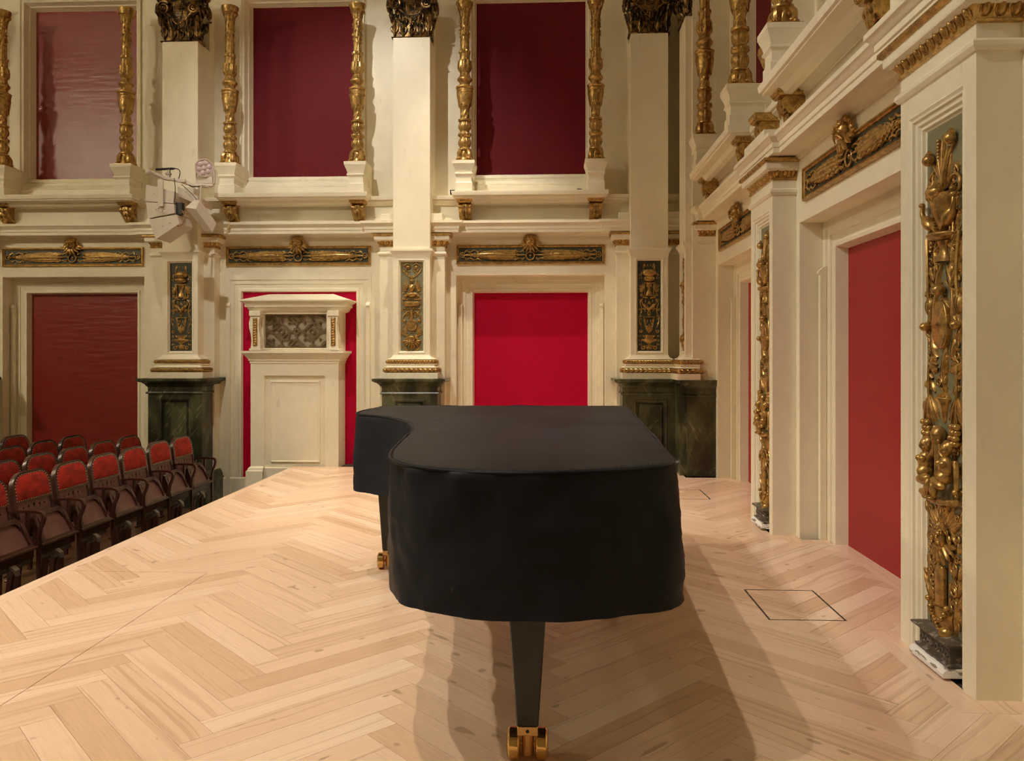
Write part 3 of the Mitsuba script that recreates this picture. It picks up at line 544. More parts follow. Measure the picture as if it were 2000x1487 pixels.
def relief_tall():
    """tall arabesque of the right wall's piers: x centred, z = 0.16 .. 2.33; 0.31 wide"""
    m, h = M(), M()
    for a, ln in ((1.57, 0.22), (1.30, 0.17), (1.84, 0.18)): m.leaf(0, 2.07, a, ln, 0.032, 0.022, 0, 0, -0.004)
    for k in range(9): m.ell((-0.035 + 0.002 * (k % 2), -0.012, 2.16 + 0.014 * k), (0.010, 0.010, 0.012), n=5)
    stem(m, ((0, 2.06), (0.03, 2.18), (0.085, 2.24)), 0.007); m.ell((0.09, -0.025, 2.255), (0.027, 0.025, 0.026)); flower(m, 0.092, 2.272, 0.026, 6, -0.025)
    stem(m, ((0, 2.06), (-0.04, 2.12), (-0.095, 2.19)), 0.007); m.ell((-0.10, -0.025, 2.205), (0.028, 0.026, 0.027)); flower(m, -0.102, 2.222, 0.026, 6, -0.025)
    m.leaf(0.01, 2.07, 1.0, 0.16, 0.032, 0.012, 0.5); m.leaf(-0.01, 2.07, 2.3, 0.11, 0.04, 0.014, -0.4); m.leaf(0, 2.05, 0.35, 0.10, 0.03, 0.012, 0.9)
    h.spiral(0.105, 2.055, 0.055, 0.008, 1.2, 2.6, 0.009, -0.010, 22, -1); h.ell((0.105, -0.02, 2.04), (0.015, 0.015, 0.015), n=6)
    bird(h, 0.088, 1.925, 0.12, 1); wing(h, 0.070, 1.80, 1, 0.14)
    for z, a in ((1.72, 1.1), (1.66, 0.5), (1.62, 1.5)): h.leaf(0.06, z, a, 0.13, 0.045, 0.020, 0.8)
    h.tube(bez((0.14, -0.012, 1.86), (0.115, -0.02, 1.70), (0.13, -0.012, 1.58)), 0.008, 5); h.leaf(0.128, 1.60, -1.2, 0.085, 0.045, 0.024, -0.6, 0); h.leaf(0.128, 1.60, -2.0, 0.075, 0.04, 0.022, 0.5, 0)
    h.spiral(0.07, 1.705, 0.030, 0.006, 1.2, 0.5, 0.007, -0.008); stem(h, ((0.02, 1.66), (0.09, 1.60), (0.125, 1.62)), 0.006)
    h.leaf(0.085, 1.45, 1.5, 0.19, 0.034, 0.022, 0.35, 0); h.leaf(0.05, 1.43, 1.9, 0.12, 0.034, 0.020, -0.5); h.ell((0.135, -0.025, 1.47), (0.022, 0.022, 0.020)); h.leaf(0.135, 1.46, -1.5, 0.09, 0.03, 0.016, -0.8, 0)
    h.spiral(0.12, 1.345, 0.026, 0.005, 1.2, 1.0, 0.007, -0.008); h.leaf(0.06, 1.33, 0.8, 0.12, 0.05, 0.020, 0.9); h.leaf(0.05, 1.28, -0.1, 0.11, 0.045, 0.020, 0.9)
    h.tube(bez((0.12, -0.012, 1.30), (0.125, -0.015, 1.2), (0.12, -0.012, 1.16)), 0.008, 5)
    for k in range(7): h.leaf(0.12, 1.17, -1.57 + 0.22 * (k - 3), 0.13, 0.026, 0.020, 0, 0, -0.004 * (k % 2))
    for k in range(14):
        r_ = k // 3; h.ell((0.105 + 0.020 * (k % 3) - 0.004 * r_, -0.024 + 0.004 * (k % 2), 1.045 - 0.024 * r_), (0.015, 0.016, 0.015), n=5)
    rr = random.Random(3)
    for q in range(64):
        z_ = 0.20 + 1.93 * (q + 0.5) / 64; x_ = 0.045 + 0.10 * rr.random(); h.leaf(x_, z_, rr.uniform(0.2, 2.6), rr.uniform(0.05, 0.09), rr.uniform(0.022, 0.036), rr.uniform(0.012, 0.022), rr.uniform(-1.2, 1.2), rr.choice((0, 2, 3)))
        if q % 3 == 0: h.spiral(0.115, z_, 0.020, 0.004, 1.2, rr.uniform(0, 6), 0.006, -0.007, 14)
        if q % 4 == 1: flower(h, 0.135, z_, 0.017, 5)
    m.merge(mirrored(h))
    urn(m, 0, 1.865, [(0.018, 0), (0.024, 0.012), (0.050, 0.07), (0.070, 0.13), (0.074, 0.17), (0.062, 0.175)], 0.8); m.ell((0, -0.045, 2.045), (0.05, 0.035, 0.03)); flower(m, 0, 2.05, 0.05, 7, -0.05)
    urn(m, 0, 1.835, [(0.03, 0), (0.085, 0.012), (0.095, 0.026), (0.085, 0.036), (0, 0.04)], 0.75); urn(m, 0, 1.745, [(0.05, 0), (0.030, 0.03), (0.026, 0.06), (0.040, 0.09)], 0.8)
    m.ell((0, -0.03, 1.625), (0.03, 0.03, 0.026)); m.leaf(0, 1.60, -1.1, 0.08, 0.03, 0.022, 0.6, 0); m.leaf(0, 1.60, -2.04, 0.08, 0.03, 0.022, -0.6, 0)
    d = M().lathe([(1.0, 0), (1.0, 0.022), (0.93, 0.030), (0.10, 0.030), (0.07, 0.042), (0, 0.044)], (0, 0), 32); v, f = d.get(); m.add(np.stack([v[:, 0] * 0.066, -v[:, 2], v[:, 1] * 0.105 + 1.475], 1), f)
    acanthus(m, 0, 1.24, 1.4, 0.14, 0.07, 0.022); acanthus(m, 0.01, 1.20, 1.75, 0.12, 0.06, 0.02); m.spiral(-0.02, 1.225, 0.026, 0.005, 1.3, 0, 0.010, -0.014)
    urn(m, 0, 1.055, [(0.012, 0), (0.020, 0.03), (0.034, 0.075), (0.055, 0.10), (0.05, 0.108), (0.02, 0.11), (0.016, 0.135), (0.03, 0.15)], 0.7)
    putto(m, -0.092, 0.745, 0.26, -1); putto(m, 0.092, 0.745, 0.26, 1); m.tube([(0, -0.03, 0.98), (0, -0.03, 0.76)], 0.016, 8); m.ell((0, -0.03, 1.0), (0.035, 0.03, 0.04))
    m.tube(bez((-0.15, -0.03, 0.735), (0, -0.06, 0.70), (0.15, -0.03, 0.735)), 0.014, 8)
    fan(m, 0, 0.56, math.radians(150), math.radians(30), 9, 0.17, 0.035, 0.018); acanthus(m, 0, 0.60, math.pi / 2, 0.10, 0.07, 0.03)
    m2 = M(); mask_head(m2, 0.16, -0.004, True); m.merge(m2, np.array([[1, 0, 0, 0], [0, 0.7, 0, 0], [0, 0, 1, 0.545], [0, 0, 0, 1.0]]))
    h = M()
    for z in (0.45, 0.36, 0.30): h.spiral(0.095, z, 0.036, 0.006, 1.3, 2.4, 0.008, -0.009); h.leaf(0.05, z - 0.02, 0.5, 0.07, 0.026, 0.014, 1.0)
    for z in (0.34, 0.40): h.leaf(0.125, z, 1.2, 0.07, 0.028, 0.016, 0.5)
    h.leaf(0.10, 0.165, 1.45, 0.18, 0.05, 0.020, 0.2); h.leaf(0.06, 0.145, 1.9, 0.13, 0.05, 0.02, -0.4)
    m.merge(mirrored(h)); m.bev(-0.030, 0.030, -0.034, 0.0, 0.26, 0.44, 0.010)
    for k in range(9): m.ell((-0.08 + 0.02 * k, -0.034, 0.275 - 0.0045 * (16 - (k - 4) ** 2)), (0.014, 0.014, 0.014), n=5)
    urn(m, 0.01, 0.155, [(0.05, 0), (0.072, 0.02), (0.075, 0.085), (0.066, 0.10), (0, 0.105)], 0.55)
    for k in range(8): m.ell((-0.03 + 0.011 * k, -0.046, 0.235 - 0.010 * k), (0.008, 0.008, 0.008), n=4)
    m.leaf(-0.08, 0.13, 1.3, 0.15, 0.07, 0.03, 0, 3); m.ell((0.07, -0.03, 0.165), (0.032, 0.03, 0.034))
    return m
def tablet_parts(w, hgt):
    """gilded tablet of width w: frame, ground, garlands with rings and ribbons, bearded mask (all about the middle of the tablet)"""
    hw, hh = w / 2, hgt / 2
    fr = M().ring(-hw, hw, -hh, hh, [(0, 0.0), (0, -0.022), (0.005, -0.030), (0.014, -0.030), (0.018, -0.018), (0.024, -0.022), (0.030, -0.018), (0.033, -0.004)])
    gr = M().box(-hw + 0.02, hw - 0.02, -0.006, 0.0, -hh + 0.02, hh - 0.02)
    h, y0 = M(), -0.006
    k_ = w / 1.81; xa, xb = 0.155 * k_, 0.735 * k_; zc = -0.005
    rows = 15
    for i in range(rows):                                    # spindle of overlapping leaves pointing outwards from the thickest place
        t = (i + 0.5) / rows; R = 0.052 * math.sin(math.pi * (0.06 + 0.88 * t)) ** 0.9 + 0.008; x = xa + (xb - xa) * t
        n = 5 if R > 0.03 else 3
        for j in range(n):
            a = math.radians(-72 + 144 * (j + (0.5 if i % 2 else 0) * 0.8) / (n - (0.2 if i % 2 else 1))) if n > 1 else 0
            zz, yy = R * math.sin(a), R * 0.85 * math.cos(a)
            h.leaf(x + 0.012, zc + zz * 0.86, math.pi - (0.5 - t) * 1.3 * math.sin(a), 0.062, 0.036, 0.012, 0, 0, y0 - yy * 0.8, 4)
    h.tube(np.stack([np.linspace(xa, xb, 13), np.full(13, y0), np.full(13, zc)], 1), 0.044 * np.sin(math.pi * (0.06 + 0.88 * np.linspace(0, 1, 13))) ** 0.9 + 0.006, 8)
    h.tube([(0.05, y0 - 0.012, zc), (xa, y0 - 0.014, zc)], [0.006, 0.012], 6); h.tube([(xb, y0 - 0.014, zc), (hw - 0.09, y0 - 0.012, zc)], [0.014, 0.007], 6)
    for x in (xa + 0.003, xb - 0.003): h.ell((x, y0 - 0.012, zc), (0.006, 0.022, 0.024), n=6)
    xr = hw - 0.072
    th = np.linspace(0, 2 * math.pi, 17); h.tube(np.stack([xr + 0.030 * np.cos(th), np.full(17, y0 - 0.012), zc + 0.030 * np.sin(th)], 1), 0.007, 6); flower(h, xr, zc, 0.020, 6, y0)
    for sx, sz, x0 in ((1, 1, 0.04), (1, -1, 0.04), (-1, 1, xr), (-1, -1, xr)):   # fluttering ribbons
        u = np.linspace(0, 1, 14); px = x0 + sx * (0.03 + 0.19 * k_ * u); pz = zc + sz * (0.032 + 0.022 * u ** 0.5 + 0.010 * np.sin(u * 13))
        h.strap(np.stack([px, y0 - 0.010 - 0.006 * np.cos(u * 13), pz], 1), 0.010, 0.012, (0, 1, 0)); h.leaf(px[-1], pz[-1], 0 if sx > 0 else math.pi, 0.03, 0.02, 0.008, 0, 0, y0, 4)
        h.leaf(x0 + sx * 0.03, zc + sz * 0.035, (0 if sx > 0 else math.pi) + sx * sz * 0.8, 0.05, 0.02, 0.012, 0, 0, y0, 4)
    ga = mirrored(h); th = np.linspace(0, 2 * math.pi, 21)
    ga.tube(np.stack([0.050 * np.cos(th), np.full(21, y0 - 0.014), zc - 0.012 + 0.050 * np.sin(th)], 1), 0.009, 6); ga.ell((0, y0 - 0.008, zc - 0.004), (0.014, 0.012, 0.020), n=6)
    mk = M(); mask_head(mk, 0.20, 0.0)
    v, f = mk.get(); mk = M().add(v + [0, -0.012, 0.135], f)
    return fr, gr, ga, mk
def column_mesh():
    """candelabrum column: turned, fluted, z from 3.648 up, about its own axis"""
    u = 0.001305; zz = lambda y: 5.521 - (y / 4.643) * 0.006036
    P = [(1446, 84, 0), (1440, 84, 0), (1436, 60, 0), (1360, 46, 0), (1348, 46, 0), (1344, 60, 0), (1332, 60, 0), (1326, 46, 0), (1316, 44, 1), (1290, 56, 1), (1262, 60, 1), (1240, 50, 1), (1226, 41, 1), (1222, 42, 0), (1212, 58, 2), (1198, 62, 2), (1184, 57, 2), (1176, 40, 0), (1166, 40, 1),
         (1140, 56, 1), (1112, 58, 1), (1088, 48, 1), (1080, 46, 1), (1076, 58, 0), (1060, 60, 0), (1056, 42, 0), (1050, 38, 3), (1030, 38, 3), (1010, 38, 3), (990, 38, 3), (972, 38, 3), (966, 42, 0), (952, 46, 4), (920, 58, 4), (880, 67, 4), (840, 71, 4), (806, 70, 0), (802, 74, 0), (786, 74, 0), (782, 70, 0),
         (772, 80, 0), (760, 80, 0), (752, 66, 0), (740, 46, 0), (720, 48, 0), (706, 60, 0), (698, 68, 0), (684, 68, 0), (678, 58, 1), (650, 46, 1), (632, 41, 1), (626, 46, 0), (616, 46, 0), (612, 52, 5), (590, 60, 5), (560, 60, 5), (536, 56, 5), (520, 58, 5), (516, 46, 6), (490, 45, 6), (462, 45, 6), (452, 46, 0), (448, 54, 2), (428, 54, 2), (424, 42, 0),
         (418, 39, 6), (390, 39, 6), (350, 38, 6), (344, 42, 0), (326, 42, 0), (322, 38, 7), (290, 38, 7), (255, 38, 7), (220, 38, 7), (185, 38, 7), (150, 38, 7), (140, 42, 0), (128, 43, 0), (124, 40, 0), (100, 40, 5), (70, 46, 5), (52, 60, 5), (44, 56, 0), (40, 66, 0), (10, 70, 0), (0, 78, 0), (-18, 78, 0), (-20, 30, 0)]
    n = 48
    def mod(th, i):
        k, y = P[i][2], P[i][0]
        if k == 1: return 0.90 + 0.10 * np.abs(np.cos(6 * th)) * 1.25
        if k == 2: return 0.95 + 0.07 * np.cos(12 * th)
        if k == 3: return 1 + 0.09 * np.cos(6 * th + y * 0.09)
        if k == 4: return 1 + 0.012 * np.cos(5 * th + y * 0.05) + 0.012 * np.cos(11 * th - y * 0.11)
        if k == 5: return 1 + 0.10 * np.cos(8 * th)
        if k == 6: return 0.97 + 0.06 * np.cos(12 * th)
        if k == 7: return 1 + 0.05 * np.cos(6 * th + y * 0.035) + 0.05 * np.cos(12 * th + y * 0.08)
        return np.ones(n)
    m = M().lathe([(r * u, zz(y)) for y, r, _ in P], n=n, mod=mod)
    for a in range(8):                                       # leaf cup, leaf capital, volutes, paws and masks, all turned about the axis
        th = a * math.pi / 4
        for zl, r, ln, wd, tip in ((zz(612), 0.060, 0.085, 0.05, 0.016), (zz(122), 0.044, 0.08, 0.04, 0.02), (zz(948), 0.048, 0.10, 0.045, 0.004)):
            h = M().leaf(0, zl, math.pi / 2, ln, wd, 0.010, 0, 2, -r - 0.008 if zl != zz(948) else -r - 0.022, 5, tip); v, f = h.get(); m.add(np.stack([v[:, 0] * math.cos(th) - v[:, 1] * math.sin(th), v[:, 0] * math.sin(th) + v[:, 1] * math.cos(th), v[:, 2]], 1), f)
    for a in range(4):
        th = math.pi / 4 + a * math.pi / 2; co, si = math.cos(th), math.sin(th); R = np.array([[co, -si, 0], [si, co, 0], [0, 0, 1]])
        h = M().spiral(0.078, zz(28), 0.034, 0.006, 1.3, 2.2, 0.011, 0, 14).ell((0.074, 0, zz(1418)), (0.040, 0.030, 0.022), n=6).tube(bez((0.055, 0, zz(1350)), (0.10, 0, zz(1365)), (0.085, 0, zz(1415)), n=6), 0.026, 6)
        for q in (-1, 0, 1): h.ell((0.104, q * 0.017, zz(1428)), (0.016, 0.010, 0.014), n=5)
        v, f = h.get(); m.add(v @ R.T, f)
        th -= math.pi / 4; co, si = math.cos(th), math.sin(th); R = np.array([[co, -si, 0], [si, co, 0], [0, 0, 1]])
        h = M().leaf(0, zz(1432), math.pi / 2, 0.085, 0.06, 0.014, 0, 3, -0.062, 5, 0.012); h.spiral(-0.022, zz(830), 0.020, 0.004, 1.2, 0, 0.006, -0.090, 12).spiral(0.022, zz(830), 0.020, 0.004, 1.2, math.pi, 0.006, -0.090, 12, -1)
        for k in range(5): h.ell((0.018 * math.sin(k * 2.4), -0.053, zz(165 + 33 * k)), (0.012, 0.012, 0.02), k, 5)
        v, f = h.get(); m.add(v @ R.T, f)
    m.box(-0.112, 0.112, -0.112, 0.112, zz(1452), zz(1444))
    return m
def console_parts():
    """scrolled bracket: cap and body; hangs from z = 3.205 down to 2.955, its back on y = -0.03"""
    body = [(-0.02, 3.150), (-0.175, 3.150), (-0.198, 3.132), (-0.206, 3.104), (-0.197, 3.074), (-0.170, 3.044), (-0.130, 3.016), (-0.094, 2.990), (-0.068, 2.966), (-0.052, 2.944), (-0.02, 2.944)]
    b = M().extr(body, -0.058, 0.058)
    for s in (-1, 1):
        b.extr([(y * 1.03 - 0.002, z) for y, z in body[1:-1]] + [(-0.040, 2.950), (-0.060, 2.985), (-0.110, 3.030), (-0.150, 3.064), (-0.165, 3.10), (-0.158, 3.13)], s * 0.064 - 0.009, s * 0.064 + 0.009)
        h = M()
        for q, (a_, ln_) in enumerate(((-2.4, 0.05), (-1.9, 0.055), (-1.3, 0.05), (2.6, 0.04), (0.6, 0.04), (1.6, 0.035))): h.leaf(-0.075, 3.10, a_, ln_, 0.022, 0.008, 0, 0)
        h.leaf(-0.06, 3.05, -1.25, 0.10, 0.03, 0.008, 0.3, 0)
        v, f = h.get(); w = np.stack([s * (0.060 - v[:, 1]), v[:, 0] - 0.02, v[:, 2]], 1); b.add(w, f if s < 0 else f[:, ::-1])
    for k, (z0, y0, a) in enumerate(((3.135, -0.200, 0), (3.085, -0.195, 0), (3.04, -0.160, 0))):
        for s in (-1, 1): b.leaf(s * 0.006, z0, -math.pi / 2 + s * 0.75, 0.062, 0.032, 0.016, -s * 0.5, 0, y0 - 0.006, 5); b.leaf(s * 0.004, z0, -math.pi / 2 + s * 0.25, 0.075, 0.026, 0.014, 0, 0, y0 - 0.006, 5)
    b.leaf(0, 3.06, -math.pi / 2, 0.09, 0.03, 0.014, 0, 0, -0.15, 5); b.ell((0, -0.085, 2.957), (0.028, 0.022, 0.016), n=6)
    c = M().mould([(-0.075, 0), (-0.075, -0.225), (0.075, -0.225), (0.075, 0)], [(-0.05, 3.148), (0.002, 3.150), (0.004, 3.160), (0.020, 3.185), (0.026, 3.198), (0.026, 3.207), (-0.06, 3.208)])
    for k in range(7): c.ell((-0.072 + 0.024 * k, -0.238, 3.172), (0.010, 0.010, 0.013), n=5)
    for s in (-1, 1):
        for k in range(7): c.ell((s * 0.088, -0.215 + 0.028 * k, 3.172), (0.010, 0.011, 0.013), n=5)
    return b, c
def capital_mesh():
    """pilaster capital with two rows of leaves, corner scrolls and a lyre: 0.43 wide, stands on z = 5.10, its back on y = 0, front of the bell on y = -0.17"""
    m = M(); w = 0.215
    m.mould([(-w, 0.0), (-w, -0.15), (w, -0.15), (w, 0.0)], [(0.0, 5.08), (0.022, 5.085), (0.026, 5.097), (0.0, 5.102), (-0.012, 5.11), (-0.012, 5.40), (0.03, 5.50), (0.05, 5.56), (-0.1, 5.56)])
    m.mould([(-w - 0.04, 0), (-w - 0.04, -0.20), (-0.09, -0.175), (0.09, -0.175), (w + 0.04, -0.20), (w + 0.04, 0)], [(0.0, 5.56), (0.02, 5.575), (0.02, 5.61), (0.05, 5.64), (-0.1, 5.65)])
    def face(fw, n_low, lyre):
        h = M()
        xs = [0] if n_low == 1 else [-0.105, 0.105]
        for x in xs: acanthus(h, x, 5.105, math.pi / 2, 0.17, 0.15, 0.030, 0.055)
        for x in ([-0.205, 0.0, 0.205] if n_low == 2 else []): acanthus(h, x, 5.12, math.pi / 2, 0.23 if x else 0.10, 0.13, 0.025, 0.07, -0.004)
        for q in (-1, 1):
            acanthus(h, q * (0.07 if n_low == 2 else 0.05), 5.22, math.pi / 2 + q * -0.25, 0.15, 0.10, 0.035, 0.06, -0.01)
            h.tube(bez((q * 0.05, -0.03, 5.30), (q * 0.10, -0.05, 5.40), (q * 0.17, -0.06, 5.42), n=8), 0.014, 6)
            h.spiral(q * (fw - 0.035), 5.475, 0.078, 0.010, 2.2, math.pi / 2 + q * 0.9, 0.020, -0.075, 40, -q); h.ell((q * (fw - 0.035), -0.085, 5.475), (0.018, 0.02, 0.018), n=6)
            flower(h, q * 0.085, 5.33, 0.032, 6, -0.04)
            h.leaf(q * 0.12, 5.27, math.pi / 2 - q * 0.5, 0.13, 0.05, 0.03, q * 0.9, 3, -0.02)
        if lyre:
            for q in (-1, 1):
                h.tube([(q * 0.022, -0.075, 5.335), (q * 0.050, -0.08, 5.40), (q * 0.054, -0.08, 5.45), (q * 0.036, -0.08, 5.52), (q * 0.046, -0.08, 5.55)], 0.0065, 6)
                h.tube(bez((0, -0.06, 5.27), (q * 0.05, -0.06, 5.30), (q * 0.075, -0.06, 5.33), n=7), 0.006, 5); h.ell((q * 0.024, -0.07, 5.315), (0.012, 0.012, 0.010), n=5)
            for z, x in ((5.36, 0.030), (5.395, 0.046), (5.43, 0.050), (5.47, 0.046), (5.505, 0.040)): h.tube([(-x, -0.078, z), (x, -0.078, z)], 0.004, 5)
            h.tube([(0, -0.07, 5.315), (0, -0.07, 5.21)], 0.011, 8); h.ell((0, -0.07, 5.21), (0.017, 0.017, 0.010), n=6); h.tube([(-0.028, -0.076, 5.335), (0.028, -0.076, 5.335)], 0.008, 6)
        return h
    f1 = face(0.215, 2, True); v, f = f1.get(); m.add(v + [0, -0.14, 0], f)
    f2 = face(0.09, 1, False); v, f = f2.get()
    m.add(np.stack([-(w - 0.012) + v[:, 1], -0.07 - v[:, 0], v[:, 2]], 1), f); m.add(np.stack([(w - 0.012) - v[:, 1], -0.07 + v[:, 0], v[:, 2]], 1), f)
    return m
def braid(m, path, z, r, step):
    """leaf-wrapped roll along a plan path"""
    P = np.array(path, float)
    m.tube([(x, y, z) for x, y in path], r * 0.90, 8)
    for a, b in zip(P[:-1], P[1:]):
        L = np.linalg.norm(b - a); n = max(2, int(L / step)); d = (b - a) / L; o = np.array([d[1], -d[0]])
        for k in range(n):
            c = a + d * L * (k + 0.5) / n
            for s in (-1, 1):
                e0 = np.array([*(c - d * step * 0.45 + o * r * 0.62), z + s * r * 0.70]); e1 = np.array([*(c + d * step * 0.45 + o * r * 0.98), z + s * r * 0.05])
                m.tube([e0, (e0 + e1) / 2 + np.array([*(o * r * 0.22), 0]), e1], [r * 0.20, r * 0.34, r * 0.14], 5)
    for p in P: m.ell((p[0], p[1], z), (r * 1.02, r * 1.02, r * 1.02), n=6)
def eggs(m, path, z0, z1, y_out, step):
    """row of eggs on an ovolo that runs along a plan path"""
    P = np.array(path, float); hz = (z1 - z0) / 2
    for a, b in zip(P[:-1], P[1:]):
        L = np.linalg.norm(b - a); n = max(1, int(round(L / step))); d = (b - a) / L; o = np.array([d[1], -d[0]])
        for k in range(n):
            c = a + d * L * (k + 0.5) / n + o * y_out * 0.62
            V, Fc = SPH[6]; v = V * [0.017, 0.022, hz * 0.92]
            tilt = v[:, 2] * 0.55
            w = np.stack([c[0] + d[0] * v[:, 0] + o[0] * (v[:, 1] + tilt), c[1] + d[1] * v[:, 0] + o[1] * (v[:, 1] + tilt), z0 + hz + v[:, 2]], 1); m.add(w, Fc)
            if k < n - 1:
                c2 = a + d * L * (k + 1) / n + o * y_out * 0.55; m.tube([(c2[0] + o[0] * 0.012, c2[1] + o[1] * 0.012, z1 - 0.002), (c2[0] - o[0] * 0.012, c2[1] - o[1] * 0.012, z0 + 0.004)], [0.008, 0.003], 4)
            for s in (-1, 1):
                q = c + d * s * 0.021; m.tube([(q[0] + o[0] * 0.020, q[1] + o[1] * 0.020, z1), (q[0] + o[0] * 0.006, q[1] + o[1] * 0.006, z0 + hz), (q[0] - d[0] * s * 0.012 - o[0] * 0.012, q[1] - d[1] * s * 0.012 - o[1] * 0.012, z0 + 0.002)], 0.0045, 4)
# ================================================================== pilasters, piers and their gilding
R_HOUR, R_LUTE, R_TALL = (ready(f(), 'm_gold', 65) for f in (relief_hourglass, relief_lute, relief_tall))
CAPITAL = ready(capital_mesh(), 'm_bronze', 60)
def slab_hole(m, x0, x1, z0, z1, hx0, hx1, hz0, hz1, y0, y1):
    for a in ((x0, hx0, z0, z1), (hx1, x1, z0, z1), (hx0, hx1, z0, hz0), (hx0, hx1, hz1, z1)):
        if a[1] > a[0] + 1e-6 and a[3] > a[2] + 1e-6: m.box(a[0], a[1], y0, y1, a[2], a[3])
def cap_of_pier(k, a, b, yp, tw, gaps, ret_b=True, ret_a=True):
    """collar, egg moulding and fillets round a pier; gaps: intervals of its front that something hides"""
    path = ([(a, 0)] if ret_a else []) + [(a, yp), (b, yp)] + ([(b, 0)] if ret_b else [])
    c = M().mould(path, [(0.0, 2.525), (0.010, 2.528), (0.022, 2.545), (0.022, 2.562), (0.014, 2.570), (0.0, 2.578)])
    c.mould(path, [(0.030, 2.700), (0.056, 2.712), (0.060, 2.720), (0.060, 2.760), (0.0, 2.764)])
    part(k, 'neck_moulding', c, 'm_cream', tw)
    g = M().mould(path, [(0.0, 2.636), (0.012, 2.640), (0.014, 2.650), (0.004, 2.656), (0.010, 2.676), (0.026, 2.700), (0.048, 2.714), (0.030, 2.716)]); g.mould(path, [(0.055, 2.758), (0.070, 2.760), (0.080, 2.770), (0.080, 2.788), (0.0, 2.792)])
    lo = [a] + [q for iv in gaps for q in iv] + [b]
    if ret_a: eggs(g, [(a, 0.0), (a, yp)], 2.655, 2.714, 0.02, 0.062)
    for u, v in zip(lo[::2], lo[1::2]): eggs(g, [(u, yp), (v, yp)], 2.655, 2.714, 0.02, 0.062)
    if ret_b: eggs(g, [(b, yp), (b, 0.0)], 2.655, 2.714, 0.02, 0.062)
    part(k, 'egg_moulding', g, 'm_gold', tw, 40, 'gilded row of eggs')
